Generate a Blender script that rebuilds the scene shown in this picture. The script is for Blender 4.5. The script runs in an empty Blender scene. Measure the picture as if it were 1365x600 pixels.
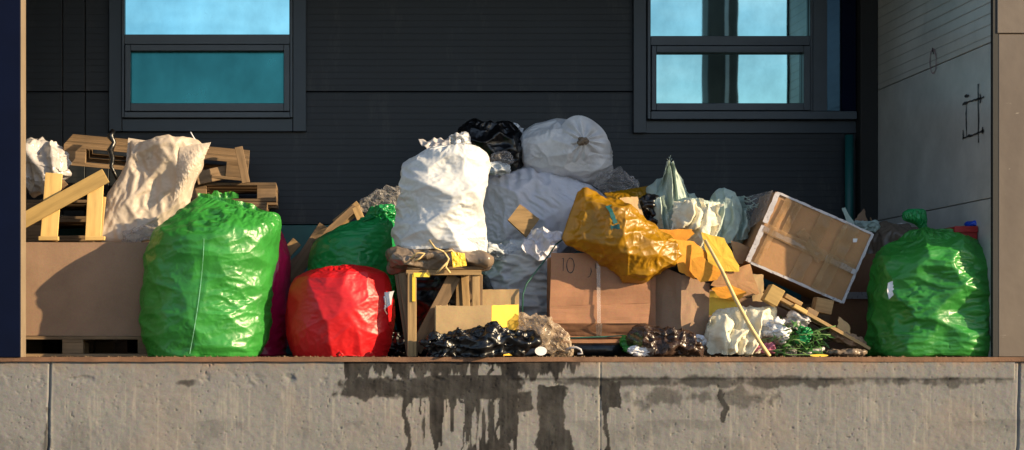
import bpy, math, random
import numpy as np
from mathutils import Vector, Matrix

R = math.radians
S = bpy.context.scene
COL = S.collection

# ------------------------------------------------------------------ camera
CAM_D, CAM_Z, F, VX, VY = 12.0, 0.12, 2400.0, 387.0, 453.0
cam_d = bpy.data.cameras.new('camera')
cam = bpy.data.objects.new('camera', cam_d)
COL.objects.link(cam)
cam.location = (0, -CAM_D, CAM_Z)
cam.rotation_euler = (R(90), 0, 0)
cam_d.sensor_width = 36
cam_d.lens = F / 1365 * 36
cam_d.shift_x = (682.5 - VX) / 1365
cam_d.shift_y = (VY - 300) / 1365
cam_d.clip_end = 3000
S.camera = cam

# ------------------------------------------------------------------ light
AZ, EL = 66, 17
sdir = Vector((math.sin(R(AZ)) * math.cos(R(EL)), -math.cos(R(AZ)) * math.cos(R(EL)), math.sin(R(EL))))
w = bpy.data.worlds.new('World'); S.world = w; w.use_nodes = True
wn = w.node_tree; wn.nodes.clear()
wo = wn.nodes.new('ShaderNodeOutputWorld'); bg = wn.nodes.new('ShaderNodeBackground')
sky = wn.nodes.new('ShaderNodeTexSky'); sky.sky_type = 'NISHITA'; sky.sun_disc = False
sky.sun_elevation = R(EL); sky.sun_rotation = math.atan2(sdir.x, sdir.y)
sky.air_density = 1.0; sky.dust_density = 0.6; sky.ozone_density = 2.0
# thin clouds, part of the sky itself
tc = wn.nodes.new('ShaderNodeTexCoord'); mp = wn.nodes.new('ShaderNodeMapping')
mp.inputs['Scale'].default_value = (1.3, 1.3, 5.0)
nz = wn.nodes.new('ShaderNodeTexNoise'); nz.inputs['Scale'].default_value = 2.6
nz.inputs['Detail'].default_value = 7; nz.inputs['Roughness'].default_value = .6
rp = wn.nodes.new('ShaderNodeValToRGB')
rp.color_ramp.elements[0].position = .50; rp.color_ramp.elements[0].color = (0, 0, 0, 1)
rp.color_ramp.elements[1].position = .72; rp.color_ramp.elements[1].color = (.7, .7, .7, 1)
mx = wn.nodes.new('ShaderNodeMix'); mx.data_type = 'RGBA'
mx.inputs[7].default_value = (9.5, 9.8, 10.5, 1)
wn.links.new(tc.outputs['Generated'], mp.inputs['Vector']); wn.links.new(mp.outputs[0], nz.inputs['Vector'])
wn.links.new(nz.outputs['Fac'], rp.inputs[0]); wn.links.new(rp.outputs[0], mx.inputs[0])
wn.links.new(sky.outputs[0], mx.inputs[6]); wn.links.new(mx.outputs[2], bg.inputs[0])
bg.inputs[1].default_value = 0.115
wn.links.new(bg.outputs[0], wo.inputs[0])
sd = bpy.data.lights.new('sun', 'SUN'); sd.energy = 5.0; sd.angle = R(0.5); sd.color = (1.0, .77, .47)
sun = bpy.data.objects.new('sun', sd); COL.objects.link(sun)
sun.rotation_euler = sdir.to_track_quat('Z', 'Y').to_euler()
sun.location = (10, -10, 8)
S.view_settings.view_transform = 'Standard'; S.view_settings.look = 'None'
S.view_settings.exposure = 1.0; S.view_settings.gamma = 1
S.cycles.max_bounces = 6
S.cycles.transparent_max_bounces = 8
S.cycles.use_denoising = True

rnd = random.Random(7)

# ------------------------------------------------------------------ helpers
def W(px, py, y=0.0):
    s = (CAM_D + y) / F
    return Vector(((px - VX) * s, y, CAM_Z + (VY - py) * s))

def tag(o, label=None, cat=None, group=None, kind=None):
    if label: o['label'] = label
    if cat: o['category'] = cat
    if group: o['group'] = group
    if kind: o['kind'] = kind
    return o

def thing(name, loc, label, cat, group=None):
    o = bpy.data.objects.new(name, None); COL.objects.link(o)
    o.location = loc; o.empty_display_size = .1
    return tag(o, label, cat, group)

def mesh_np(name, V, faces, m, smooth=True):
    """V (n,3) float array; faces: (k,4) array or list of tuples"""
    me = bpy.data.meshes.new(name)
    V = np.asarray(V, dtype=np.float32)
    if isinstance(faces, np.ndarray):
        k = len(faces)
        me.vertices.add(len(V)); me.vertices.foreach_set('co', V.ravel())
        me.loops.add(k * 4); me.loops.foreach_set('vertex_index', faces.astype(np.int32).ravel())
        me.polygons.add(k)
        me.polygons.foreach_set('loop_start', np.arange(0, k * 4, 4, dtype=np.int32))
        me.update(calc_edges=True); me.validate()
    else:
        me.from_pydata([tuple(v) for v in V.tolist()], [], faces); me.update()
    me.polygons.foreach_set('use_smooth', [smooth] * len(me.polygons))
    if m: me.materials.append(m)
    return me

def put(name, V, faces, m, parent=None, smooth=True, mtx=None):
    """link a mesh; V in world coordinates unless mtx (local->world) is given"""
    V = np.asarray(V, dtype=float)
    if mtx is None:
        if parent is not None:
            base = Vector(parent['_w']) if '_w' in parent else parent.location.copy()
        else:
            mn, mxx = V.min(0), V.max(0)
            base = Vector(((mn[0] + mxx[0]) / 2, (mn[1] + mxx[1]) / 2, mn[2]))
        V = V - np.array(base)
        me = mesh_np(name, V, faces, m, smooth)
        o = bpy.data.objects.new(name, me); COL.objects.link(o)
        if parent is None: o.location = base
        else: o.parent = parent
    else:
        me = mesh_np(name, V, faces, m, smooth)
        o = bpy.data.objects.new(name, me); COL.objects.link(o)
        if parent is not None:
            o.parent = parent
            mm = Matrix.Translation(-parent.location) @ mtx
            o.matrix_basis = mm
        else: o.matrix_basis = mtx
    return o

def vnoise(x, y, seed=0):
    r = np.random.RandomState(seed).rand(256, 256)
    xi = np.floor(x).astype(int); yi = np.floor(y).astype(int)
    fx = x - xi; fy = y - yi
    fx = fx * fx * (3 - 2 * fx); fy = fy * fy * (3 - 2 * fy)
    a = r[yi % 256, xi % 256]; b = r[yi % 256, (xi + 1) % 256]
    c = r[(yi + 1) % 256, xi % 256]; d = r[(yi + 1) % 256, (xi + 1) % 256]
    return (a * (1 - fx) + b * fx) * (1 - fy) + (c * (1 - fx) + d * fx) * fy

def fbm(x, y, seed=0, o=5):
    s = 0; a = .5; t = 0
    for i in range(o):
        s = s + a * vnoise(x * 2 ** i + 17 * i, y * 2 ** i + 5 * i, seed + i); t += a; a *= .5
    return s / t

# ---- box with bevelled edges in local coordinates (centre at origin)
def bevel_box_geo(sx, sy, sz, b=.003, nseg=1, jit=0, seed=0):
    import bmesh
    bm = bmesh.new(); bmesh.ops.create_cube(bm, size=1)
    for v in bm.verts: v.co = Vector((v.co.x * sx, v.co.y * sy, v.co.z * sz))
    if nseg > 1:
        bmesh.ops.subdivide_edges(bm, edges=bm.edges[:], cuts=nseg, use_grid_fill=True)
        r = random.Random(seed)
        import mathutils
        off = Vector((r.random() * 50, r.random() * 50, r.random() * 50))
        for v in bm.verts:
            n = mathutils.noise.noise_vector(v.co * (2.2 / max(sx, sz)) + off)
            n2 = mathutils.noise.noise_vector(v.co * (7 / max(sx, sz)) + off)
            v.co += n * jit + n2 * jit * .35
    elif b > 0:
        bmesh.ops.bevel(bm, geom=bm.edges[:], offset=min(b, sx * .3, sy * .3, sz * .3), segments=1, affect='EDGES')
    bm.normal_update()
    V = np.array([v.co[:] for v in bm.verts]); Fc = [[v.index for v in f.verts] for f in bm.faces]
    bm.free(); return V, Fc

def box(name, c, size, m, parent=None, rot=None, b=.003, smooth=False, nseg=1, jit=0, seed=0):
    V, Fc = bevel_box_geo(*size, b=b, nseg=nseg, jit=jit, seed=seed)
    M = Matrix.Translation(Vector(c))
    if rot is not None: M = M @ rot.to_4x4()
    return put(name, V, Fc, m, parent, smooth=smooth, mtx=M)

def bx(name, x0, x1, y0, y1, z0, z1, m, parent=None, b=.002):
    return box(name, ((x0 + x1) / 2, (y0 + y1) / 2, (z0 + z1) / 2), (x1 - x0, y1 - y0, z1 - z0), m, parent, b=b)

def board(name, p1, p2, wid, th, m, parent=None, face=Vector((0, -1, 0)), b=.002):
    """a plank from p1 to p2; wid in the plane facing `face`"""
    p1, p2 = Vector(p1), Vector(p2)
    X = (p2 - p1).normalized(); L = (p2 - p1).length
    Yv = (face - face.dot(X) * X).normalized(); Z = X.cross(Yv)
    rot = Matrix((X, Yv, Z)).transposed()
    return box(name, (p1 + p2) / 2, (L, th, wid), m, parent, rot=rot, b=b)

def tube_geo(pts, r, n=8, taper=None, cap=True):
    pts = [Vector(p) for p in pts]; V = []; Fc = []
    up = Vector((0.13, 0.9, .21)).normalized()
    for i, p in enumerate(pts):
        t = (pts[min(i + 1, len(pts) - 1)] - pts[max(i - 1, 0)]).normalized()
        a = t.cross(up).normalized(); bb = t.cross(a).normalized()
        rr = r * (taper[i] if taper else 1)
        for k in range(n):
            th = 2 * math.pi * k / n
            V.append(p + (a * math.cos(th) + bb * math.sin(th)) * rr)
    for i in range(len(pts) - 1):
        for k in range(n):
            Fc.append([i * n + k, i * n + (k + 1) % n, (i + 1) * n + (k + 1) % n, (i + 1) * n + k])
    if cap:
        Fc.append(list(range(n))[::-1]); Fc.append([(len(pts) - 1) * n + k for k in range(n)])
    return np.array([v[:] for v in V]), Fc

def tube(name, pts, r, m, parent=None, n=8, taper=None):
    V, Fc = tube_geo(pts, r, n, taper); return put(name, V, Fc, m, parent)

def catmull(A, n):
    """smooth resample of (k,d) rows to n rows by arc length"""
    A = np.asarray(A, float); k = len(A)
    E = np.vstack([2 * A[0] - A[1], A, 2 * A[-1] - A[-2]])
    out = []
    for i in range(k - 1):
        p0, p1, p2, p3 = E[i:i + 4]
        for t in np.linspace(0, 1, 24, endpoint=False):
            # blend between linear and catmull to avoid overshoot
            c = .5 * ((2 * p1) + (-p0 + p2) * t + (2 * p0 - 5 * p1 + 4 * p2 - p3) * t * t + (-p0 + 3 * p1 - 3 * p2 + p3) * t ** 3)
            l = p1 + (p2 - p1) * t
            out.append(.75 * c + .25 * l)
    out.append(A[-1]); out = np.array(out)
    d = np.r_[0, np.cumsum(np.linalg.norm(np.diff(out, axis=0), axis=1))]
    s = np.linspace(0, d[-1], n)
    return np.stack([np.interp(s, d, out[:, j]) for j in range(A.shape[1])], 1)

# ---- soft goods: target surface + compressed-cloth relaxation that buckles into folds
def relax(P0, P, su, sv, it, bend, goal, closed, floor=True, press=0.0):
    def ax_u(A, k):
        return np.roll(A, -k, axis=1) if closed else A[:, k:]
    def cut(A, k):
        return A if closed else A[:, :-k]
    ln = lambda A: np.sqrt((A * A).sum(-1)) + 1e-9
    Lu = ln(ax_u(P0, 1) - cut(P0, 1)) * cut(su, 1)
    Lv = ln(P0[1:] - P0[:-1]) * sv[1:]
    Lu2 = ln(ax_u(P0, 2) - cut(P0, 2)) * cut(su, 2)
    Lv2 = ln(P0[2:] - P0[:-2]) * sv[1:-1]
    sm = np.sqrt(su * sv)
    Ld1 = ln(ax_u(P0, 1)[1:] - cut(P0, 1)[:-1]) * cut(sm, 1)[1:]
    Ld2 = ln(ax_u(P0, 1)[:-1] - cut(P0, 1)[1:]) * cut(sm, 1)[1:]
    def add(D, A_idx, c, kind):
        if kind == 'u1' or kind == 'u2':
            k = 1 if kind == 'u1' else 2
            if closed: D += c; D -= np.roll(c, k, axis=1)
            else: D[:, :-k] += c; D[:, k:] -= c
        elif kind == 'v1': D[:-1] += c; D[1:] -= c
        elif kind == 'v2': D[:-2] += c; D[2:] -= c
        elif kind == 'd1':
            if closed: D[:-1] += c; D[1:] -= np.roll(c, 1, axis=1)
            else: D[:-1, :-1] += c; D[1:, 1:] -= c
        elif kind == 'd2':
            if closed: D[1:] += c; D[:-1] -= np.roll(c, 1, axis=1)
            else: D[1:, :-1] += c; D[:-1, 1:] -= c
    def con(A, B, L, k):
        d = B - A; l = ln(d)
        return d * (k * .5 * (l - L) / l)[..., None]
    vel = np.zeros_like(P)
    c0 = closed and np.ptp(P0[0, :, 0]) + np.ptp(P0[0, :, 2]) < .05; c1 = closed and np.ptp(P0[-1, :, 0]) + np.ptp(P0[-1, :, 2]) < .05
    for i in range(it):
        D = np.zeros_like(P)
        add(D, 0, con(cut(P, 1), ax_u(P, 1), Lu, 1), 'u1')
        add(D, 0, con(P[:-1], P[1:], Lv, 1), 'v1')
        add(D, 0, con(cut(P, 1)[:-1], ax_u(P, 1)[1:], Ld1, .6), 'd1')
        add(D, 0, con(cut(P, 1)[1:], ax_u(P, 1)[:-1], Ld2, .6), 'd2')
        add(D, 0, con(cut(P, 2), ax_u(P, 2), Lu2, bend), 'u2')
        add(D, 0, con(P[:-2], P[2:], Lv2, bend), 'v2')
        Q = P + D * .42 + goal * (P0 - P) + vel * .7
        if press:
            du = (np.roll(Q, -1, 1) - np.roll(Q, 1, 1)); dv = np.gradient(Q, axis=0)
            nn = np.cross(du, dv); nn /= ln(nn)[..., None]
            Q += nn * press
        vel = np.clip(Q - P, -.01, .01)
        P = Q
        if c0: P[0] = P[0].mean(0)
        if c1: P[-1] = P[-1].mean(0)
        if floor: P[..., 2] = np.maximum(P[..., 2], .004)
    return P

def upd(Dc, shape, closed, f):
    """upsample a coarse displacement field by f"""
    nv, nu = shape
    iv = np.minimum(np.arange(nv) / f, Dc.shape[0] - 1)
    a = np.floor(iv).astype(int); b = np.minimum(a + 1, Dc.shape[0] - 1); t = (iv - a)[:, None, None]
    X = Dc[a] * (1 - t) + Dc[b] * t
    iu = np.arange(nu) / f
    a = np.floor(iu).astype(int)
    b = (a + 1) % Dc.shape[1] if closed else np.minimum(a + 1, Dc.shape[1] - 1)
    a = a % Dc.shape[1] if closed else np.minimum(a, Dc.shape[1] - 1)
    t = (iu - np.floor(iu))[None, :, None]
    return X[:, a] * (1 - t) + X[:, b] * t

def crumple(P0, su=1.05, sv=1.05, seed=1, closed=True, noise=.012, bend=.25, goal=.02, levels=(8, 4, 2, 1), its=(90, 60, 40, 30), floor=True, press=0.0):
    nv, nu = P0.shape[:2]
    su = np.ones((nv, nu)) * su; sv = np.ones((nv, nu)) * sv
    levels = [l for l in levels if (nv - 1) % l == 0 and (nu % l == 0 if closed else (nu - 1) % l == 0)]
    its = its[-len(levels):]
    gu, gv = np.linspace(0, 6, nu, endpoint=False)[None, :] + 0 * su, np.linspace(0, 6, nv)[:, None] + 0 * su
    if closed: gu = 2.2 + 2.2 * np.cos(gu / 6 * 2 * np.pi)
    k1 = np.clip(fbm(gu, gv, seed + 11, 2) * 4 - 1.1, 0, 2.2); k2 = np.clip(fbm(gu + 30, gv, seed + 23, 2) * 4 - 1.1, 0, 2.2)
    su = 1 + (su - 1) * k1; sv = 1 + (sv - 1) * k2
    rs = np.random.RandomState(seed); P = None
    for f, it in zip(levels, its):
        p0 = P0[::f, ::f]
        if P is None:
            D = rs.normal(0, noise, p0.shape)
            for _ in range(2):
                D = (D + np.roll(D, 1, 1) + np.roll(D, -1, 1)) / 2.2
                D[1:-1] = (D[1:-1] + D[2:] + D[:-2]) / 2.2
            P = p0 + D
        else:
            D = upd(P - pprev, p0.shape[:2], closed, lastf // f)
            P = p0 + D + rs.normal(0, noise * .06 * f, p0.shape)
        P = relax(p0, P, su[::f, ::f], sv[::f, ::f], it, bend, goal, closed, floor, press)
        pprev = p0; lastf = f
    return P

def gnormal(P, closed=True):
    du = (np.roll(P, -1, 1) - np.roll(P, 1, 1)) if closed else np.gradient(P, axis=1)
    dv = np.gradient(P, axis=0)
    n = np.cross(du, dv); n /= np.sqrt((n * n).sum(-1))[..., None] + 1e-9
    return n

def facets(P, N, amp, seed, aniso=(1, 1, 1), closed=True, ridge=1.0):
    """push the surface in and out so that it breaks into N creased cells"""
    r = np.random.RandomState(seed + 500)
    flat = P.reshape(-1, 3) * np.array(aniso)
    size = (P.reshape(-1, 3).max(0) - P.reshape(-1, 3).min(0))
    au = (np.roll(P, -1, 1) - np.roll(P, 1, 1)) if closed else np.gradient(P, axis=1)
    ar = np.sqrt((np.cross(au, np.gradient(P, axis=0)) ** 2).sum(-1)).ravel() + 1e-12
    c = flat[r.choice(len(flat), N, p=ar / ar.sum())]
    w = np.stack([fbm(flat[:, 0] * 6 + 3, flat[:, 2] * 6 + flat[:, 1] * 5, seed + 60, 2), fbm(flat[:, 2] * 6, flat[:, 0] * 6 + flat[:, 1] * 5, seed + 70, 2)], 1) - .5
    q = flat.copy(); q[:, 0] += w[:, 0] * .06; q[:, 2] += w[:, 1] * .06
    d = ((q[:, None, :] - c[None]) ** 2).sum(-1); d.sort(axis=1) if N < 40 else d.partition(2, axis=1)
    f1 = np.sqrt(d[:, 0]); f2 = np.sqrt(d[:, 1])
    cell = np.median(f1) * 2
    h = (f1 / cell) * ridge - .5 * np.clip((f2 - f1) / cell, 0, .6)
    h = (h - h.mean()).reshape(P.shape[:2])
    v = np.linspace(0, 1, P.shape[0])[:, None]
    n = gnormal(P, closed)
    sgn = -1.0
    if closed:
        ctr = P.mean(1, keepdims=True); sgn = np.sign(((P - ctr) * n).sum(-1).mean())
        h = h * np.clip(np.sin(np.pi * v) * 5, 0, 1)
    return P + n * (sgn * amp * h)[..., None]

def grid_faces(nv, nu, closed=True):
    i = np.arange(nv - 1)[:, None]; j = np.arange(nu if closed else nu - 1)[None, :]
    j2 = (j + 1) % nu
    return np.stack([i * nu + j, i * nu + j2, (i + 1) * nu + j2, (i + 1) * nu + j], -1).reshape(-1, 4)

def loft(rows, y, dep, nv=121, nu=160, e=.8, dp=.7, yrow=None, seam=(0, 0)):
    """rows: [(x1,y1,x2,y2)] outline pairs in px (real positions at distance y). dep: half depth in m"""
    A = np.array(rows, float)
    ys = np.full(len(A), y) if yrow is None else np.array(yrow, float)
    a = np.array([W(r[0], r[1], yy)[:] for r, yy in zip(A, ys)])
    b = np.array([W(r[2], r[3], yy)[:] for r, yy in zip(A, ys)])
    Q = catmull(np.hstack([a, b]), nv)
    a, b = Q[:, :3], Q[:, 3:]
    c = (a + b) / 2; h = (b - a) / 2; hw = np.linalg.norm(h, axis=1)
    dh = dep * (hw / hw.max()) ** dp
    tt = np.linspace(0, 1, nv)
    if seam[0]: dh = dh * np.clip(tt / seam[0], 0.02, 1) ** .6
    if seam[1]: dh = dh * np.clip((1 - tt) / seam[1], 0.02, 1) ** .6
    th = np.linspace(0, 2 * np.pi, nu, endpoint=False)
    cs = np.sign(np.cos(th)) * np.abs(np.cos(th)) ** e; sn = np.sign(np.sin(th)) * np.abs(np.sin(th)) ** e
    P = c[:, None, :] + h[:, None, :] * cs[None, :, None]
    P[..., 1] += dh[:, None] * sn[None, :]
    return P

def rows_v(lst):
    """[(py, xl, xr)] -> outline pairs with closed ends"""
    out = []
    for i, (py, xl, xr) in enumerate(lst): out.append((xl, py, xr, py))
    f = out[0]; l = out[-1]
    cx = (f[0] + f[2]) / 2; out.insert(0, (cx - .5, f[1], cx + .5, f[1]))
    cx = (l[0] + l[2]) / 2; out.append((cx - .5, l[1], cx + .5, l[1]))
    return out

def soft(name, rows, y, dep, m, parent=None, su=1.05, sv=1.05, seed=1, e=.8, dp=.7, nv=121, nu=160, vs=False, fn=None, yrow=None, fc=(), seam=(0, 0), **kw):
    nv = (nv - 1) // 8 * 8 + 1; nu = nu // 8 * 8
    if vs: rows = rows_v(rows)
    P0 = loft(rows, y, dep, nv, nu, e, dp, yrow, seam)
    if fn: su, sv = fn(np.linspace(0, 1, nv)[:, None], np.linspace(0, 1, nu, endpoint=False)[None, :])
    for k, (N, amp, an) in enumerate(fc): P0 = facets(P0, N, amp, seed * 7 + k, an)
    P = crumple(P0, su, sv, seed=seed, **kw)
    return put(name, P.reshape(-1, 3), grid_faces(nv, nu), m, parent)

def lump(name, cx, cy, rx, ry, y, dep, m, parent=None, ang=0, su=1.4, sv=1.4, seed=1, nv=81, nu=112, **kw):
    """a crumpled ball or wad of film or cloth"""
    rows = []
    ca, sa = math.cos(R(ang)), math.sin(R(ang))
    for t in np.linspace(-1, 1, 9):
        hw = rx * math.sqrt(max(0, 1 - abs(t) ** 2.3)) + .4
        for_ = []
        for s in (-1, 1):
            u, v = s * hw, t * ry
            for_ += [cx + u * ca - v * sa, cy + u * sa + v * ca]
        rows.append(tuple(for_))
    rr = random.Random(seed); rows = [tuple(q + rr.uniform(-.13, .13) * min(rx, ry) for q in r_) for r_ in rows]
    if 'fc' not in kw:
        s_ = min(rx, ry) * .005
        kw['fc'] = ((18, s_ * .65, (.8, 1, 1.2)), (70, s_ * .4, (.8, 1, 1.3)), (260, s_ * .12, (1, 1, 1)))
    kw.setdefault('bend', .3); kw.setdefault('goal', .06)
    return soft(name, rows[::-1], y, dep, m, parent, su=1 + (su - 1) * .22, sv=1 + (sv - 1) * .22, seed=seed, nv=nv, nu=nu, **kw)

# ------------------------------------------------------------------ materials
def nodes(name):
    m = bpy.data.materials.new(name); m.use_nodes = True
    nt = m.node_tree; b = nt.nodes['Principled BSDF']
    return m, nt, b

def tex(nt, kind, scale, detail=4, rough=.55, vec=None, mapscale=None, rot=None, coord='Object'):
    t = nt.nodes.new('ShaderNodeTex' + kind)
    if 'Scale' in t.inputs: t.inputs['Scale'].default_value = scale
    if kind == 'Noise': t.inputs['Detail'].default_value = detail; t.inputs['Roughness'].default_value = rough
    c = nt.nodes.new('ShaderNodeTexCoord'); mp = nt.nodes.new('ShaderNodeMapping')
    if mapscale: mp.inputs['Scale'].default_value = mapscale
    if rot: mp.inputs['Rotation'].default_value = rot
    nt.links.new(c.outputs[coord], mp.inputs[0]); nt.links.new(mp.outputs[0], t.inputs['Vector'])
    return t

def ramp(nt, src, stops):
    r = nt.nodes.new('ShaderNodeValToRGB'); e = r.color_ramp.elements
    while len(e) < len(stops): e.new(.5)
    for el, (p, c) in zip(e, stops):
        el.position = p; el.color = (*c, 1) if len(c) == 3 else c
    nt.links.new(src, r.inputs[0]); return r

def mixc(nt, f, a, b, mode='MIX'):
    m = nt.nodes.new('ShaderNodeMix'); m.data_type = 'RGBA'; m.blend_type = mode
    for s, i in ((f, 0), (a, 6), (b, 7)):
        if isinstance(s, (int, float)): m.inputs[i].default_value = s
        elif isinstance(s, tuple): m.inputs[i].default_value = (*s, 1)
        else: nt.links.new(s, m.inputs[i])
    return m.outputs[2]

def bump(nt, b, h, strength=.3, dist=.01, prev=None):
    n = nt.nodes.new('ShaderNodeBump'); n.inputs['Strength'].default_value = strength; n.inputs['Distance'].default_value = dist
    nt.links.new(h, n.inputs['Height'])
    if prev is not None: nt.links.new(prev.outputs[0], n.inputs['Normal'])
    nt.links.new(n.outputs[0], b.inputs['Normal']); return n

def dark(c, k): return tuple(x * k for x in c)

def plastic(name, col, rough=.32, trans=.25, transcol=None, bs=60, bstr=.25, var=.25, alpha=None, spec=.5, dirt=0.0):
    m, nt, b = nodes(name)
    n1 = tex(nt, 'Noise', 6, 5)
    c = ramp(nt, n1.outputs[0], [(.3, dark(col, 1 - var)), (.7, dark(col, 1 + var * .6))]).outputs[0]
    if dirt:
        n3 = tex(nt, 'Noise', 9, 8, .7)
        f = ramp(nt, n3.outputs[0], [(.5, (0, 0, 0)), (.75, (dirt,) * 3)]).outputs[0]
        c = mixc(nt, f, c, (.16, .12, .08))
    nt.links.new(c, b.inputs['Base Color'])
    b.inputs['Roughness'].default_value = rough; b.inputs['Specular IOR Level'].default_value = spec
    v = tex(nt, 'Voronoi', bs * .35); v.feature = 'DISTANCE_TO_EDGE'
    n2 = tex(nt, 'Noise', bs, 6, .65)
    p = bump(nt, b, n2.outputs[0], bstr * .5, .004)
    rd = tex(nt, 'Noise', bs * .13, 3, .5); rd.noise_type = 'RIDGED_MULTIFRACTAL'; rd.inputs['Distortion'].default_value = .8; rd.normalize = True
    p = bump(nt, b, rd.outputs[0], min(1, bstr * 1.3), .016, p)
    rd = tex(nt, 'Noise', bs * .4, 3, .5); rd.noise_type = 'RIDGED_MULTIFRACTAL'; rd.inputs['Distortion'].default_value = .8; rd.normalize = True
    p = bump(nt, b, rd.outputs[0], min(1, bstr), .005, p)
    out = nt.nodes['Material Output']; sh = b.outputs[0]
    if trans:
        t = nt.nodes.new('ShaderNodeBsdfTranslucent')
        if transcol: t.inputs[0].default_value = (*transcol, 1)
        else: nt.links.new(c, t.inputs[0])
        nt.links.new(p.outputs[0], t.inputs['Normal'])
        ms = nt.nodes.new('ShaderNodeMixShader'); ms.inputs[0].default_value = trans
        nt.links.new(sh, ms.inputs[1]); nt.links.new(t.outputs[0], ms.inputs[2]); sh = ms.outputs[0]
    if alpha is not None:
        tr = nt.nodes.new('ShaderNodeBsdfTransparent')
        ms = nt.nodes.new('ShaderNodeMixShader')
        lw = nt.nodes.new('ShaderNodeLayerWeight'); lw.inputs[0].default_value = .35
        mr = nt.nodes.new('ShaderNodeMapRange'); mr.inputs['To Min'].default_value = alpha; mr.inputs['To Max'].default_value = min(1, alpha + .6)
        nt.links.new(lw.outputs['Facing'], mr.inputs[0]); nt.links.new(p.outputs[0], lw.inputs['Normal'])
        nt.links.new(mr.outputs[0], ms.inputs[0])
        nt.links.new(tr.outputs[0], ms.inputs[1]); nt.links.new(sh, ms.inputs[2]); sh = ms.outputs[0]
    nt.links.new(sh, out.inputs[0])
    return m

def woven(name, col, rough=.45, trans=.2, dirt=.3, dirtcol=(.2, .16, .11), var=.12):
    m, nt, b = nodes(name)
    n1 = tex(nt, 'Noise', 5, 6)
    c = ramp(nt, n1.outputs[0], [(.3, dark(col, 1 - var)), (.7, dark(col, 1 + var * .3))]).outputs[0]
    n3 = tex(nt, 'Noise', 7, 9, .72)
    f = ramp(nt, n3.outputs[0], [(.5, (0, 0, 0)), (.72, (dirt,) * 3)]).outputs[0]
    c = mixc(nt, f, c, dirtcol)
    nt.links.new(c, b.inputs['Base Color']); b.inputs['Roughness'].default_value = rough
    wv = tex(nt, 'Wave', 55); wv.bands_direction = 'Z'; wv.inputs['Distortion'].default_value = 1.5
    wx = tex(nt, 'Wave', 55); wx.bands_direction = 'X'; wx.inputs['Distortion'].default_value = 1.5
    n2 = tex(nt, 'Noise', 45, 6, .65)
    p = bump(nt, b, wv.outputs['Fac'], .12, .003); p = bump(nt, b, wx.outputs['Fac'], .12, .003, p)
    p = bump(nt, b, n2.outputs[0], .2, .006, p)
    for sc_, st_, ds in ((4.5, .7, .016), (13, .5, .006)):
        rd = tex(nt, 'Noise', sc_, 3, .5); rd.noise_type = 'RIDGED_MULTIFRACTAL'; rd.inputs['Distortion'].default_value = .9; rd.normalize = True
        p = bump(nt, b, rd.outputs[0], st_, ds, p)
    t = nt.nodes.new('ShaderNodeBsdfTranslucent'); nt.links.new(c, t.inputs[0])
    ms = nt.nodes.new('ShaderNodeMixShader'); ms.inputs[0].default_value = trans
    nt.links.new(b.outputs[0], ms.inputs[1]); nt.links.new(t.outputs[0], ms.inputs[2])
    nt.links.new(ms.outputs[0], nt.nodes['Material Output'].inputs[0])
    return m

def cardboard(name, col=(.38, .21, .10), flute=True, var=.18):
    m, nt, b = nodes(name)
    n1 = tex(nt, 'Noise', 3, 7, .6)
    c = ramp(nt, n1.outputs[0], [(.3, dark(col, 1 - var)), (.7, dark(col, 1 + var * .5))]).outputs[0]
    n2 = tex(nt, 'Noise', 90, 3)
    c = mixc(nt, .25, c, n2.outputs['Color'], 'SOFT_LIGHT')
    sc = tex(nt, 'Noise', 5, 8, .75, mapscale=(1, 1, .35))
    f = ramp(nt, sc.outputs[0], [(.6, (0, 0, 0)), (.7, (.5, .5, .5))]).outputs[0]
    c = mixc(nt, f, c, dark(col, .6))
    nt.links.new(c, b.inputs['Base Color']); b.inputs['Roughness'].default_value = .8
    b.inputs['Specular IOR Level'].default_value = .25
    wv = tex(nt, 'Wave', 45); wv.bands_direction = 'X'; wv.inputs['Distortion'].default_value = .4
    p = bump(nt, b, wv.outputs['Fac'], .10 if flute else 0.02, .003)
    n3 = tex(nt, 'Noise', 9, 5); bump(nt, b, n3.outputs[0], .3, .012, p)
    return m

def wood(name, col=(.42, .26, .12), grain=.5, dirt=.3):
    m, nt, b = nodes(name)
    n1 = tex(nt, 'Noise', 18, 6, .6, mapscale=(.12, 1, 1.4))
    c = ramp(nt, n1.outputs[0], [(.3, dark(col, 1 - grain)), (.55, col), (.75, dark(col, 1.15))]).outputs[0]
    n2 = tex(nt, 'Noise', 4, 7, .7, mapscale=(.6, 1, 1))
    f = ramp(nt, n2.outputs[0], [(.45, (0, 0, 0)), (.7, (dirt,) * 3)]).outputs[0]
    c = mixc(nt, f, c, (.08, .06, .045))
    oi = nt.nodes.new('ShaderNodeObjectInfo')
    hv = nt.nodes.new('ShaderNodeHueSaturation')
    mr = nt.nodes.new('ShaderNodeMapRange'); mr.inputs['To Min'].default_value = .65; mr.inputs['To Max'].default_value = 1.2
    nt.links.new(oi.outputs['Random'], mr.inputs[0]); nt.links.new(mr.outputs[0], hv.inputs['Value'])
    nt.links.new(c, hv.inputs['Color']); nt.links.new(hv.outputs[0], b.inputs['Base Color'])
    b.inputs['Roughness'].default_value = .75; b.inputs['Specular IOR Level'].default_value = .25
    bump(nt, b, n1.outputs[0], .35, .004)
    return m

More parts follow.
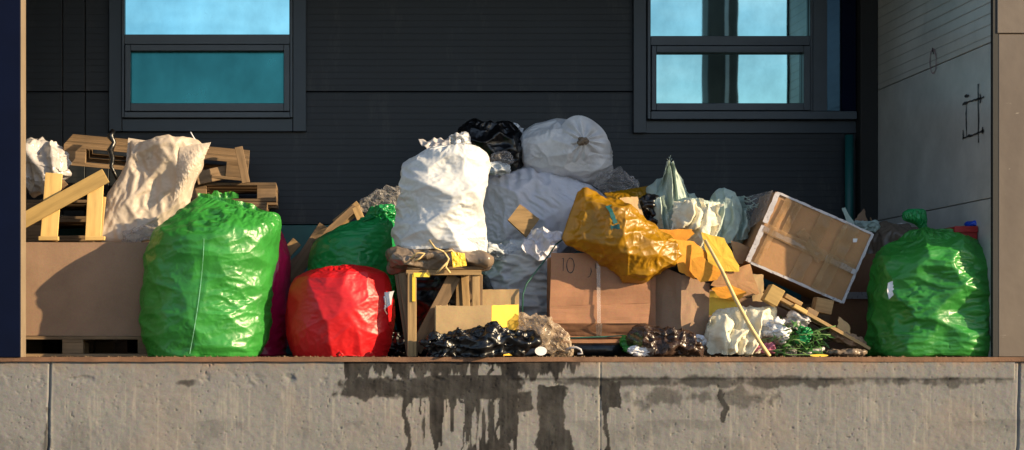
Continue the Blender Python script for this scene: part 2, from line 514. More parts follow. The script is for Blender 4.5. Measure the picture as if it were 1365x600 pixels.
def flatm(name, col, rough=.6, metal=0, bs=30, bstr=.1, var=.15, spec=.5):
    m, nt, b = nodes(name)
    n1 = tex(nt, 'Noise', 4, 7, .65)
    c = ramp(nt, n1.outputs[0], [(.3, dark(col, 1 - var)), (.7, dark(col, 1 + var * .6))]).outputs[0]
    nt.links.new(c, b.inputs['Base Color']); b.inputs['Roughness'].default_value = rough; b.inputs['Metallic'].default_value = metal
    b.inputs['Specular IOR Level'].default_value = spec
    n2 = tex(nt, 'Noise', bs, 6); bump(nt, b, n2.outputs[0], bstr, .004)
    return m

def panel_mat(name, col, pitch=.06, rough=.45, strength=.5, gd=.45):
    """ribbed sandwich panel: fine horizontal grooves"""
    m, nt, b = nodes(name)
    n1 = tex(nt, 'Noise', 1.5, 8, .65)
    c = ramp(nt, n1.outputs[0], [(.3, dark(col, .75)), (.7, dark(col, 1.2))]).outputs[0]
    n4 = tex(nt, 'Noise', 3, 8, .75, mapscale=(1, 1, .25))
    f = ramp(nt, n4.outputs[0], [(.55, (0, 0, 0)), (.8, (.35, .35, .35))]).outputs[0]
    c = mixc(nt, f, c, (.12, .11, .10))
    g = nt.nodes.new('ShaderNodeTexCoord'); sp = nt.nodes.new('ShaderNodeSeparateXYZ'); nt.links.new(g.outputs['Object'], sp.inputs[0])
    a = nt.nodes.new('ShaderNodeMath'); a.operation = 'DIVIDE'; a.inputs[1].default_value = pitch; nt.links.new(sp.outputs['Z'], a.inputs[0])
    fr = nt.nodes.new('ShaderNodeMath'); fr.operation = 'FRACT'; nt.links.new(a.outputs[0], fr.inputs[0])
    h = ramp(nt, fr.outputs[0], [(0, (0, 0, 0)), (.08, (1, 1, 1)), (.92, (1, 1, 1)), (1, (0, 0, 0))])
    gc = mixc(nt, h.outputs[0], dark(col, gd), c)
    nt.links.new(gc, b.inputs['Base Color']); b.inputs['Roughness'].default_value = rough
    p = bump(nt, b, h.outputs[0], strength, .004)
    n2 = tex(nt, 'Noise', 2.2, 3); bump(nt, b, n2.outputs[0], .15, .02, p)
    return m

M = {}
M['green'] = plastic('green film', (.034, .245, .038), .34, .2, (.25, .65, .02), bs=45, bstr=.6)
M['green2'] = plastic('thin green film', (.02, .30, .09), .25, .3, (.10, .5, .03), bs=50, bstr=.3)
M['red'] = plastic('red film', (.62, .010, .014), .42, .22, (.85, .06, .01), bs=25, bstr=.15, var=.15)
M['magenta'] = plastic('magenta film', (.62, .01, .10), .3, .2, bs=40, bstr=.2)
M['yellow'] = plastic('yellow film', (.33, .17, .004), .38, .25, (.6, .3, .01), bs=40, bstr=.3, dirt=.25)
M['black'] = plastic('black film', (.004, .004, .005), .3, 0, bs=40, bstr=.9)
M['brownfilm'] = plastic('smoky brown film', (.06, .035, .025), .22, .2, bs=45, bstr=.8, alpha=.7)
M['clear'] = plastic('clear crumpled film', (.55, .52, .52), .12, .3, bs=50, bstr=.4, alpha=.12)
M['clearbeige'] = plastic('dirty clear film', (.6, .48, .36), .15, .35, bs=50, bstr=.4, alpha=.28)
M['foil'] = plastic('grey white film', (.55, .52, .52), .2, .2, bs=30, bstr=.3)
M['wrap'] = plastic('wrap film', (.20, .15, .11), .22, .1, bs=50, bstr=.5, dirt=.3)
M['white'] = woven('white woven', (.68, .69, .70), dirt=.22)
M['whitefilm'] = plastic('white film', (.74, .75, .79), .35, .2, bs=40, bstr=.3, dirt=.25)
M['lilac'] = woven('lilac white woven', (.70, .70, .78), dirt=.15)
M['bluewhite'] = woven('blue white woven', (.60, .65, .70), dirt=.3)
M['beige'] = woven('beige woven', (.66, .56, .46), dirt=.3, dirtcol=(.36, .26, .14), trans=.35)
M['palegreen'] = woven('pale green woven', (.42, .52, .47), dirt=.3, rough=.7)
M['cream'] = woven('cream cloth', (.80, .75, .58), dirt=.15, rough=.75)
M['card'] = cardboard('cardboard')
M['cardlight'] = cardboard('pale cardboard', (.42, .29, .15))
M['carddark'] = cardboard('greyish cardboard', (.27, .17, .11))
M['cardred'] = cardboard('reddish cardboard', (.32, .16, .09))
M['cardyellow_lit'] = cardboard('yellow cardboard', (.66, .44, .06))  # own colour of the yellow sheet; on two carton sides it stands for sunlight
M['cardorange'] = cardboard('orange cardboard', (.60, .26, .03))
M['wood'] = wood('raw wood', (.40, .26, .12))
M['woodlight'] = wood('fresh wood', (.62, .41, .15), .3, .15)
M['woodold'] = wood('weathered wood', (.24, .155, .085), .5, .5)
M['stick'] = wood('stick wood', (.62, .44, .20), .25, .1)
M['paper'] = flatm('white paper', (.72, .72, .74), .7)
M['tapeclear'] = plastic('brown clear tape', (.50, .31, .15), .14, 0, bs=40, bstr=.5, alpha=.22)
M['tapepale'] = plastic('pale clear tape', (.62, .50, .42), .16, 0, bs=30, bstr=.3, alpha=.3)
M['ink'] = flatm('ink', (.02, .018, .018), .6)
M['seamtape'] = plastic('pale weld seam', (.25, .55, .35), .3, 0)
M['wire'] = flatm('green wire', (.02, .10, .07), .4)
M['frame'] = flatm('graphite frame', (.045, .060, .078), .42, .0, bs=60, bstr=.05)
M['flash'] = flatm('dark flashing', (.013, .023, .036), .4, .0, bs=8, bstr=.1)
M['navy'] = flatm('navy paint', (.001, .0035, .017), .7, bs=10, bstr=.08, spec=.08)
M['trim'] = flatm('beige trim', (.20, .15, .10), .6)
M['gasket'] = flatm('black gasket', (.008, .008, .008), .7)
M['teal'] = flatm('teal paint', (.004, .085, .085), .5)
M['redplastic'] = flatm('red plastic', (.30, .008, .008), .5)
M['blueplastic'] = plastic('blue film', (.01, .06, .5), .3, .1)
M['rust'] = flatm('rusty steel', (.17, .085, .045), .75, .1, bs=80, bstr=.5, var=.5)
M['leaf'] = plastic('leaf', (.04, .14, .025), .5, .25, bs=20, bstr=.2)
M['stem'] = flatm('stem', (.08, .16, .04), .6)
M['petal'] = plastic('petal', (.6, .2, .3), .6, .3)
M['yellowtape'] = flatm('yellow tape', (.75, .50, .04), .4)

def printed_tape():
    m, nt, b = nodes('white printed tape')
    t = tex(nt, 'Voronoi', 42, mapscale=(1, 1, 1)); t.feature = 'F1'
    n = tex(nt, 'Noise', 70, 3)
    f = ramp(nt, n.outputs[0], [(.60, (0, 0, 0)), (.66, (.85, .85, .85))])
    c = mixc(nt, f.outputs[0], (.44, .42, .44), (.15, .12, .15))
    nt.links.new(c, b.inputs['Base Color']); b.inputs['Roughness'].default_value = .3
    n2 = tex(nt, 'Noise', 25, 5); bump(nt, b, n2.outputs[0], .4, .005)
    return m
M['tapewhite'] = printed_tape()

def glass_mat(name, col, rough, lo=.72, hi=1.15):
    m, nt, b = nodes(name)
    n = tex(nt, 'Noise', 1.6, 8, .6, mapscale=(1, 1, .7))
    c = ramp(nt, n.outputs[0], [(.3, dark(col, lo)), (.7, dark(col, hi))]).outputs[0]
    d = tex(nt, 'Noise', 35, 5, .7)
    f = ramp(nt, d.outputs[0], [(.62, (0, 0, 0)), (.72, (.35, .35, .35))]).outputs[0]
    c = mixc(nt, f, c, dark(col, .6))
    nt.links.new(c, b.inputs['Base Color']); b.inputs['Metallic'].default_value = 1
    r = nt.nodes.new('ShaderNodeMapRange'); nt.links.new(n.outputs[0], r.inputs[0])
    r.inputs['To Min'].default_value = rough * .5; r.inputs['To Max'].default_value = rough * 1.5
    nt.links.new(r.outputs[0], b.inputs['Roughness'])
    n2 = tex(nt, 'Noise', 1.2, 2); bump(nt, b, n2.outputs[0], .05, .02)
    return m
M['glass'] = glass_mat('coated cyan glass', (.22, .50, .58), .02, .65, 1.2)
M['glassdull'] = glass_mat('dusty teal glass', (.03, .15, .165), .25, .5, 1.45)
M['glasspale'] = glass_mat('coated pale glass', (.32, .55, .56), .02, .6, 1.2)
M['glassblue'] = glass_mat('bluish side glass', (.10, .18, .26), .08)

def stone_wall_mat():
    m, nt, b = nodes('stained concrete')
    at = nt.nodes.new('ShaderNodeVertexColor'); at.layer_name = 'stain'
    sp = nt.nodes.new('ShaderNodeSeparateColor'); nt.links.new(at.outputs[0], sp.inputs[0])
    n1 = tex(nt, 'Noise', 1.3, 9, .65)
    c = ramp(nt, n1.outputs[0], [(.3, (.155, .153, .152)), (.5, (.172, .169, .166)), (.7, (.19, .185, .18))]).outputs[0]
    n2 = tex(nt, 'Noise', 60, 4, .7)
    c = mixc(nt, .35, c, n2.outputs['Color'], 'SOFT_LIGHT')
    c = mixc(nt, sp.outputs[1], c, (.30, .18, .10))       # rust tint
    c = mixc(nt, sp.outputs[2], c, (.42, .38, .31))       # pale lime streaks
    c = mixc(nt, sp.outputs[0], c, (.012, .011, .011))    # wet / oily black
    nt.links.new(c, b.inputs['Base Color'])
    r = nt.nodes.new('ShaderNodeMapRange'); nt.links.new(sp.outputs[0], r.inputs[0])
    r.inputs['To Min'].default_value = .9; r.inputs['To Max'].default_value = .8
    nt.links.new(r.outputs[0], b.inputs['Roughness']); b.inputs['Specular IOR Level'].default_value = .12
    n3 = tex(nt, 'Noise', 130, 6, .7); bump(nt, b, n3.outputs[0], .5, .003)
    return m
M['concrete'] = stone_wall_mat()

def floor_mat(name, c0, c1, bs=40):
    m, nt, b = nodes(name)
    n1 = tex(nt, 'Noise', 1.5, 9, .7)
    c = ramp(nt, n1.outputs[0], [(.3, c0), (.7, c1)]).outputs[0]
    nt.links.new(c, b.inputs['Base Color']); b.inputs['Roughness'].default_value = .85
    n3 = tex(nt, 'Noise', bs, 6, .7); bump(nt, b, n3.outputs[0], .4, .006)
    return m
M['floor'] = floor_mat('dirty dock floor', (.05, .04, .032), (.13, .095, .07))
M['yard'] = floor_mat('yard asphalt', (.07, .066, .06), (.13, .12, .105), 20)

# ================================================================== SETTING
XL, XR, YB = -1.795, 4.69, 2.5
g = put('ground', [(-600, -900, -1.25), (600, -900, -1.25), (600, 300, -1.25), (-600, 300, -1.25)], [[0, 1, 2, 3]], M['yard'], smooth=False)
tag(g, kind='structure')
fl = bx('dock_floor', -9, 12, .06, 3.0, -.2, 0, M['floor'], b=0)
tag(fl, kind='structure')

# --- concrete dock wall with its stains
dock = thing('dock_wall', (1.5, 0, -1.25), 'stained grey concrete dock wall with black wet streaks below the rusty edge', 'wall')
def dock_face():
    nx, nz_ = 1500, 236
    xs = np.linspace(-3.2, 5.8, nx); zs = np.linspace(-1.25, -.03, nz_)
    X, Z = np.meshgrid(xs, zs)
    s = CAM_D / F
    px = X / s + VX; py = VY - (Z - CAM_Z) / s
    Yd = np.zeros_like(X)
    # uneven cast surface
    Yd += (fbm(X * 3, Z * 3, 3, 6) - .5) * .012 + (fbm(X * 30, Z * 30, 9, 3) - .5) * .004
    # pits
    pit = vnoise(X * 85, Z * 85, 21); dens = fbm(X * 2, Z * 2, 31, 3)
    Yd += np.clip(pit - (.93 - .10 * dens), 0, 1) * .05
    big = fbm(X * 9, Z * 14, 44, 4)
    crack = np.exp(-((py - 505 - 8 * (vnoise(X * 4, X * 0, 5) - .5)) / 9) ** 2) * (px < 640)
    Yd += np.clip(big - .58, 0, 1) * crack * .05
    # raised coping band on the right
    band = 1 / (1 + np.exp(-(px - 683) / 3)) * 1 / (1 + np.exp((py - 505 - 1.5 * (vnoise(X * 8, X * 0, 8) - .5)) / .8)) * (px < 1352)
    Yd -= band * .014
    # joints
    wob = (vnoise(Z * 9, Z * 0, 6) - .5) * 5
    Yd += np.exp(-((px - 65 - wob) / 1.3) ** 2) * .02
    Yd += np.exp(-((px - 800) / .8) ** 2) * .006 + np.exp(-((px - 1357 - wob) / 1.2) ** 2) * .015 * (py > 482)
    # stain mask
    n_f = fbm(X * 7, Z * 5, 50, 5); n_v = fbm(X * 26, Z * 2.2, 60, 4); n_w = fbm(X * 60, Z * 3, 70, 3)
    def soft_(a, w=.06): return np.clip(a / w + .5, 0, 1)
    def rng(v, a, b, w): return np.clip((v - a) / w, 0, 1) * np.clip((b - v) / w, 0, 1)
    st = np.zeros_like(X)
    px0_ = px; px = px + (fbm(X * 12, Z * 9, 160, 4) - .5) * 22; py = py + (fbm(X * 14, Z * 14, 170, 4) - .5) * 9 * (py > 500)
    # horizontal blot
    a = rng(px, 425, 700, 50) * rng(py, 498, 537, 13)
    n_s = fbm(X * 34, Z * 26, 140, 4) - .5
    st = np.maximum(st, .85 * soft_(a * 1.25 - .52 - .95 * (n_f - .5) + .7 * n_s, .32) * np.clip(a * 5, 0, 1))
    # top drips
    a = rng(px, 445, 780, 25) * np.clip((512 - py) / 28, 0, 1)
    st = np.maximum(st, soft_(a * .95 - .62 + 1.9 * (n_v - .5) + .2, .15) * np.clip(a * 5, 0, 1))
    # central run
    dripl = 525 + 90 * np.clip((n_v - .42) * 5, 0, 1)
    a = rng(px, 560 - (py - 500) * .1, 705, 26) * np.clip((dripl - py) / 12 + .5, 0, 1) * (py > 500)
    st = np.maximum(st, soft_(a - .5 + .5 * (n_f - .5) + .5 * n_s, .3))
    a = rng(px, 618, 690, 22) * rng(py, 505, 660, 20)
    st = np.maximum(st, soft_(a - .60 + 2.2 * (n_v - .5) + .6 * (n_f - .5) + .12, .15) * np.clip(a * 4, 0, 1))
    # thin long drips
    for (x0, wd, y1) in ((543, 3.2, 640), (559, 1.5, 560), (407, 1.1, 520), (596, 1.6, 556), (618, 1.5, 640), (655, 2.4, 660), (668, 2.0, 600)):
        ww = wd * (1 + .4 * (vnoise(Z * 20, Z * 0 + x0, 7) - .5))
        a = np.exp(-((px - x0 - 1.5 * (vnoise(Z * 7, Z * 0 + x0, 12) - .5)) / ww) ** 2) * np.clip((y1 - py) / 12, 0, 1) * (py > 483)
        st = np.maximum(st, soft_(a - .45, .25))
    # the broad dark patch and its neighbours
    x1, x2 = 716 - (py - 510) * .05, 757 + (py - 510) * .08
    a = rng(px, x1, x2, 7) * np.clip((py - 507 - 10 * n_f) / 5, 0, 1)
    st = np.maximum(st, soft_(a - .5 + .6 * (n_f - .5) + .4 * n_s, .25))
    a = rng(px, 683, 716, 12) * rng(py, 520, 556, 10)
    st = np.maximum(st, .75 * soft_(a - .5 + 1.1 * (n_f - .5), .2) * np.clip(a * 5, 0, 1))
    a = rng(px, 804, 828, 4) * rng(py, 505, 548, 8)
    st = np.maximum(st, .85 * soft_(a - .45 + .8 * (n_v - .5), .15) * np.clip(a * 5, 0, 1))
    a = rng(px, 802, 811, 3) * rng(py, 505, 602 + 30 * n_v, 10)
    st = np.maximum(st, .85 * soft_(a - .45 + .5 * (n_f - .5)))
    a = rng(px, 957, 970, 4) * rng(py, 515, 568, 12)
    st = np.maximum(st, .75 * soft_(a - .4 + .8 * (n_f - .5), .25))
    # dark grime under the raised band
    a = np.exp(-((py - 509) / 8) ** 2) * (px > 740) * (px < 1352)
    st = np.maximum(st, .55 * soft_(a * 1.0 - .84 + 1.5 * (n_f - .5) + .35 * np.exp(-((px - 940) / 190) ** 2) + .8 * n_s, .4) * np.clip(a * 4, 0, 1))
    a = rng(px, 820, 1050, 60) * rng(py, 508, 552, 20)
    st = np.maximum(st, .42 * soft_(a - 1.42 + 1.7 * fbm(X * 16, Z * 12, 81, 3) + .8 * n_s, .4) * np.clip(a * 4, 0, 1))
    a = np.exp(-((px - 250) / 22) ** 2 - ((py - 510) / 5) ** 2) + .8 * np.exp(-((px - 62) / 4) ** 2) * (py > 545)
    st = np.maximum(st, .6 * soft_(a - .55 + .9 * (n_f - .5), .3))
    px = px0_
    keep = np.clip((px - 418) / 25, 0, 1) * (1 - np.clip((px - 1060) / 30, 0, 1) * np.clip((py - 522) / 8, 0, 1)) * (1 - np.clip((px - 850) / 40, 0, 1) * np.clip((py - 562) / 8, 0, 1))
    keep = np.maximum(keep, np.exp(-((px - 250) / 26) ** 2 - ((py - 510) / 8) ** 2)); keep = np.maximum(keep, np.exp(-((px - 62) / 6) ** 2))
    st = np.clip(st * 1.45, 0, 1) * keep * (.95 + .2 * (n_w - .5)) * (.93 + .3 * (fbm(X * 11, Z * 11, 33, 4) - .5))
    st = np.maximum(st, .4 * (pit > .965))
    st = np.maximum(st, .2 * soft_(.30 - .9 + fbm(X * 5, Z * 5, 97, 5), .1) * (py > 560))
    rust = .7 * np.exp(-(py - 481) / 5) * soft_(n_v - .45, .2) + .10 * soft_(fbm(X * 2.5, Z * 2.5, 91, 4) - .62, .15)
    lime = .2 * soft_(n_w - .68, .12) * (py > 510) * (px > 80) + .4 * np.exp(-((px - 69) / 2) ** 2) + .35 * np.exp(-((px - 800) / 3) ** 2)
    colr = np.stack([np.clip(st, 0, 1), np.clip(rust, 0, 1), np.clip(lime, 0, 1), np.ones_like(st)], -1)
    V = np.stack([X, Yd, Z], -1).reshape(-1, 3)
    o = put('concrete_face', V, grid_faces(nz_, nx, False), M['concrete'], dock)
    ca = o.data.color_attributes.new('stain', 'FLOAT_COLOR', 'POINT')
    ca.data.foreach_set('color', colr.reshape(-1).astype(np.float32))
dock_face()
bx('concrete_body', -9, -3.2, 0, .06, -1.25, -.03, M['floor'], dock, b=0)
bx('concrete_body', 5.8, 12, 0, .06, -1.25, -.03, M['floor'], dock, b=0)
def rough_bar(name, x0, x1, y0, y1, z0, z1, m, parent, amp, seed):
    n = 500; xs = np.linspace(x0, x1, n)
    prof = [(y1, z0), (y0, z0), (y0, z1), (y1, z1)]
    V = []
    nz1 = (fbm(xs * 6, xs * 0, seed, 4) - .5) * amp * 2; nz2 = (fbm(xs * 5, xs * 0 + 3, seed + 9, 4) - .5) * amp * 2
    for k, (yy, zz) in enumerate(prof):
        V.append(np.stack([xs, np.full(n, yy) + (nz1 if k in (1, 2) else 0), np.full(n, zz) + (nz2 if k in (0, 1, 2) else 0) * (1 if k < 2 else .4)], -1))
    V = np.stack(V, 0)
    Fc = grid_faces(4, n, False)[:, ::-1]
    return put(name, V.reshape(-1, 3), Fc, m, parent, smooth=False)
rough_bar('steel_edge', -3.2, 5.8, -.018, .10, -.026, .0045, M['rust'], dock, .003, 5)

# --- building
build = thing('warehouse', (1.45, 1.25, 0), 'dark ribbed warehouse bay with two tinted windows and a pale side wall', 'building')
M['back'] = panel_mat('anthracite ribbed panel', (.0045, .0085, .0145), .052, .55, .25, .55)
M['side'] = panel_mat('grey ribbed side panel', (.42, .415, .385), .075, .33, .4, .6)
M['sideflat'] = flatm('grey smooth panel', (.41, .405, .385), .33, bs=1.5, bstr=.25, var=.2)
M['outer'] = flatm('outer cladding', (.05, .055, .06), .6)
def wx(px): return W(px, 0, YB).x
def wz(py): return W(0, py, YB).z
# back wall: panels separated by real joints
zt = 4.3
zj = wz(123); ztl0, ztl1 = 0.0, wz(300)
for (a, b_) in ((-2.2, wx(83)), (wx(83) + .006, wx(113)), (wx(113) + .006, wx(145)), (wx(145) + .006, XR)):
    bx('wall_panel', a, b_, YB, YB + .1, ztl1 + .006, zj, M['back'], build, b=.003)
    bx('wall_panel', a, b_, YB, YB + .1, zj + .008, zt, M['back'], build, b=.003)
bx('wall_core', -2.3, XR + .2, YB + .11, YB + .2, 0, zt, M['gasket'], build, b=0)
bx('base_panel', -2.2, XR, YB, YB + .1, 0.002, ztl1, M['teal'], build, b=.003)
# side wall, three heights, real slope of its joints comes from depth only
zs1, zs2 = W(1325, 262.5, 0).z, W(1325, 54, 0).z
bx('side_panel', XR, XR + .12, .03, YB - .002, .002, zs1 - .006, M['sideflat'], build, b=.003)
bx('side_panel', XR, XR + .12, .03, YB - .002, zs1, zs2 - .006, M['sideflat'], build, b=.003)
bx('side_panel', XR, XR + .12, .03, YB - .002, zs2, zt, M['side'], build, b=.003)
bx('side_core', XR + .125, XR + .2, .03, YB, 0, zt, M['gasket'], build, b=0)
# dark corner column in the back right corner
bx('corner_column', wx(1140), XR - .003, YB - .14, YB - .003, .002, zt, M['gasket'], build, b=.004)
bx('side_wall', -2.3, -2.2, .25, YB + .1, 0, zt, M['outer'], build, b=0)
bx('ceiling', -2.3, XR + .2, .0, YB + .2, zt, zt + .12, M['outer'], build, b=0)
LZ = 3.55
bx('lintel', -9, 12, -.02, .22, LZ, zt - .004, M['navy'], build, b=.004)
bx('roof_parapet', -9, 12, -.02, .22, zt + .13, 6.0, M['outer'], build, b=.004)
# front pillars
lp = bx('pillar', -3.6, XL, -.03, .19, .003, LZ - .003, M['navy'], build, b=.004)
lp['label'] = 'dark navy pillar on the left'
bx('edge_trim', XL + .001, XL + .005, -.027, .19, .004, LZ - .004, M['trim'], build, b=.001)
def rpillar():
    m, nt, b = nodes('tan steel cladding')
    n1 = tex(nt, 'Noise', 1.6, 8, .6, mapscale=(1, 1, .5))
    c = ramp(nt, n1.outputs[0], [(.3, (.08, .058, .044)), (.7, (.14, .11, .085))]).outputs[0]
    n2 = tex(nt, 'Noise', 14, 9, .8)
    f = ramp(nt, n2.outputs[0], [(.6, (0, 0, 0)), (.72, (.6, .6, .6))]).outputs[0]
    c = mixc(nt, f, c, (.12, .08, .055))
    n3 = tex(nt, 'Noise', 25, 4, .6, mapscale=(.3, 1, 1), rot=(0, .6, 0))
    f = ramp(nt, n3.outputs[0], [(.70, (0, 0, 0)), (.74, (.4, .4, .4))]).outputs[0]
    c = mixc(nt, f, c, (.45, .40, .34))
    nt.links.new(c, b.inputs['Base Color']); b.inputs['Roughness'].default_value = .42; b.inputs['Metallic'].default_value = .15
    n4 = tex(nt, 'Noise', 3, 4); bump(nt, b, n4.outputs[0], .25, .02)
    return m
M['tan'] = rpillar()
zseam = W(0, 45, 0).z
p = bx('pillar', XR + .025, 5.9, -.012, .02, .006, zseam - .004, M['tan'], build, b=.004); p['label'] = 'tan steel clad pillar on the right'
bx('pillar_cladding', XR + .015, 5.9, -.017, .02, zseam, LZ - .003, M['tan'], build, b=.004)
bx('gasket', XR - .012, XR + .0245, -.01, .028, .006, LZ - .003, M['gasket'], build, b=.002)
bx('outer_wall', 5.9, 12, -.03, .2, 0, LZ - .003, M['outer'], build, b=0)
bx('outer_wall', -9, -3.61, -.03, .2, 0, LZ - .003, M['outer'], build, b=0)
# teal drain pipe under the right window
tube('drainpipe', [W(1132, 180, YB - .08), W(1132, 300, YB - .08), Vector((W(1132, 300, YB - .08).x, YB - .08, 0.0))], .034, M['teal'], build, n=14)

# canopy post standing outside the bay, right of the picture (seen only in the window glass)
M['postpaint'] = flatm('grey brown post', (.10, .09, .08), .6)
post = thing('canopy_post', (4.9, -3.6, -1.25), 'dark square canopy post standing in the yard, mirrored in the right window', 'post')
bx('post_shaft', 4.73, 5.08, -3.75, -3.45, -1.249, 5.5, M['postpaint'], post)
bx('post_lit_edge', 4.93, 4.97, -3.449, -3.43, -1.2, 5.5, M['paper'], post)  # added pale strip, its colour stands for the sunlit edge of the post

# --- windows
def window(x0, x1, flash, panes, rails, sill_y):
    y0 = YB - .03
    wd = bx('window', *sorted((wx(x0), wx(x1))), YB - .012, YB - .001, wz(160), zt - .01, M['flash'], build, b=.001)
    def part(name, a, b_, t, bt, ya, yb, m):
        # coordinates are world; parent is the window object, so offset by its world place
        V, Fc = bevel_box_geo(wx(b_) - wx(a), yb - ya, wz(t) - wz(bt), b=.003)
        o = bpy.data.objects.new(name, mesh_np(name, V, Fc, m, False)); COL.objects.link(o)
        o.parent = wd
        wl = wd.location + build.location
        o.location = Vector(((wx(a) + wx(b_)) / 2, (ya + yb) / 2, (wz(t) + wz(bt)) / 2)) - wl
        return o
    for f in flash: part('flashing', *f, M['flash'])
    for r in rails: part('frame', *r, M['frame'])
    for pn in panes: part('pane', *pn[:4], YB - .022, YB - .014, M[pn[4]])
    return wd
Yf0, Yf1 = YB - .075, YB - .012
T = -90   # above the picture
window(145, 408,
    [(146, 163, T, 176, YB - .05, YB - .014), (390.5, 408, T, 176, YB - .05, YB - .014), (163.5, 390, 159.5, 176, YB - .045, YB - .014)],
    [(167, 386, T, 48, 'glass'), (175, 378.5, 70, 139.5, 'glassdull')],
    [(163.5, 167, T, 158, Yf0, Yf1), (386.5, 390, T, 158, Yf0, Yf1), (167.2, 386.3, 48, 61, Yf0, Yf1), (167.2, 386.3, 151, 158.5, Yf0 - .01, Yf1),
     (168, 175.2, 62, 150, YB - .09, Yf1 - .004), (378.3, 386, 62, 150, YB - .09, Yf1 - .004), (175.4, 378.1, 62, 70, YB - .09, Yf1 - .004), (175.4, 378.1, 139.5, 150, YB - .09, Yf1 - .004)], 160)
window(845, 1138,
    [(843, 860, T, 178, YB - .05, YB - .014), (860.5, 1140, 162, 178, YB - .02, YB - .013)],
    [(865, 1076, T, 49.5, 'glasspale'), (872, 1067.5, 72, 139.5, 'glasspale'), (1100, 1119, T, 148.5, 'glassblue')],
    [(861, 865, T, 160, Yf0, Yf1), (1076.4, 1080, T, 149.6, Yf0, Yf1), (1080.4, 1099.6, T, 149.6, Yf0 + .01, Yf1), (865.2, 1076.2, 50, 62.5, Yf0, Yf1), (865.2, 1138, 150, 160.5, Yf0 - .01, Yf1),
     (866, 872.2, 63.5, 149, YB - .09, Yf1 - .004), (1067.4, 1076, 63.5, 149, YB - .09, Yf1 - .004), (872.4, 1067.2, 63.5, 72, YB - .09, Yf1 - .004), (872.4, 1067.2, 139.5, 149, YB - .09, Yf1 - .004)], 160)
bx('column_cover', wx(1120), wx(1138), YB - .06, YB - .013, wz(149), zt - .02, M['navy'], build, b=.002)

# scrawled marks on the side wall: tape residue rectangle and a smear
def wall_pt(px, py):   # point on the side wall seen at px,py
    k = XR - .003
    s = k / (px - VX)            # metres per pixel at that depth
    return Vector((k, s * F - CAM_D, CAM_Z + (VY - py) * s))
def ribbon(name, pts, wd, m, parent, nrm=Vector((-1, 0, 0)), off=.002):
    V = []; pts = [Vector(p) for p in pts]
    for i, p_ in enumerate(pts):
        t = (pts[min(i + 1, len(pts) - 1)] - pts[max(i - 1, 0)]).normalized()
        s = t.cross(nrm).normalized() * wd * (.35 + .65 * rnd.random()) * .5
        V += [p_ + s + nrm * off, p_ - s + nrm * off]
    V = np.array([v[:] for v in V]); Fc = [[2 * i, 2 * i + 1, 2 * i + 3, 2 * i + 2] for i in range(len(pts) - 1)]
    return put(name, V, Fc, m, parent, smooth=False)
def seg(a, b_, n, j=.8):
    return [wall_pt(a[0] + (b_[0] - a[0]) * t + rnd.uniform(-j, j) * .4, a[1] + (b_[1] - a[1]) * t + rnd.uniform(-j, j)) for t in np.linspace(0, 1, n)]
for a, b_ in (((1288, 140), (1288.5, 183)), ((1304, 112), (1304.5, 190)), ((1283, 139), (1312, 129)), ((1284, 184), (1312, 175)), ((1286, 129), (1292, 127)), ((1307, 126), (1307, 137)), ((1284, 174), (1284, 186)), ((1310, 170), (1310, 178))):
    ribbon('wall_mark', seg(a, b_, 12), .022, M['ink'], build)
sm_ = [wall_pt(1244 + 4.2 * math.cos(t), 82 + 16 * math.sin(t)) for t in np.linspace(0, 2 * math.pi, 22)]
M['smear'] = flatm('pink grey smear', (.28, .20, .22), .6)
ribbon('wall_mark', sm_, .02, M['smear'], build)
ribbon('wall_mark', seg((1243, 63), (1244.5, 72), 6), .03, M['ink'], build)

# ================================================================== PALLETS
def make_pallet(name='pallet', mw='woodold'):
    root = bpy.data.objects.new(name, None); COL.objects.link(root); root.empty_display_size = .1
    Lx, Ly = 1.2, .8
    for yy, wd in ((.0725, .145), (.24, .1), (.4, .145), (.56, .1), (.7275, .145)):
        box('deck_board', (0, yy - .4, .133), (Lx, wd, .022), M[mw], root, b=.002)
    for xx in (-.5275, 0, .5275):
        box('cross_board', (xx, 0, .111), (.145, Ly, .021), M[mw], root, b=.002)
        for yy in (.05, .4, .75):
            box('block', (xx, yy - .4, .061), (.145, .1, .0775), M[mw], root, b=.002)
    for yy in (.05, .4, .75):
        box('bottom_board', (0, yy - .4, .011), (Lx, .1, .021), M[mw], root, b=.002)
    return root
def copy_tree(o, parent=None):
    c = o.copy(); COL.objects.link(c)
    if parent is not None: c.parent = parent
    for ch in list(o.children): copy_tree(ch, c)
    return c
pal0 = make_pallet()
def place_pallet(loc, rot=(0, 0, 0), label='', group=None, first=[True], scale=None):
    o = pal0 if first[0] else copy_tree(pal0)
    first[0] = False
    o.location = loc; o.rotation_euler = rot
    if scale: o.scale = scale
    tag(o, label, 'pallet', group); return o
place_pallet((-1.52, .97, 0), (0, 0, 0), 'low wooden pallet on the dock edge under the large brown cardboard box', 'wooden pallets')
n_a = 8
for i in range(n_a):
    lab = {n_a - 1: 'topmost pallet of the stack behind the bright nailed planks', n_a - 2: 'second pallet from the top behind the bright nailed planks',
           n_a - 3: 'third pallet from the top behind the bright nailed planks'}.get(i, 'pallet low in the stack hidden behind the large brown cardboard box')
    place_pallet((-1.92 + rnd.uniform(-.02, .02), 1.80 + rnd.uniform(-.02, .02), i * .1455), (0, 0, R(rnd.uniform(-2, 2))), lab, 'wooden pallets' if i >= n_a - 3 else 'hidden pallets left')
n_b = 9
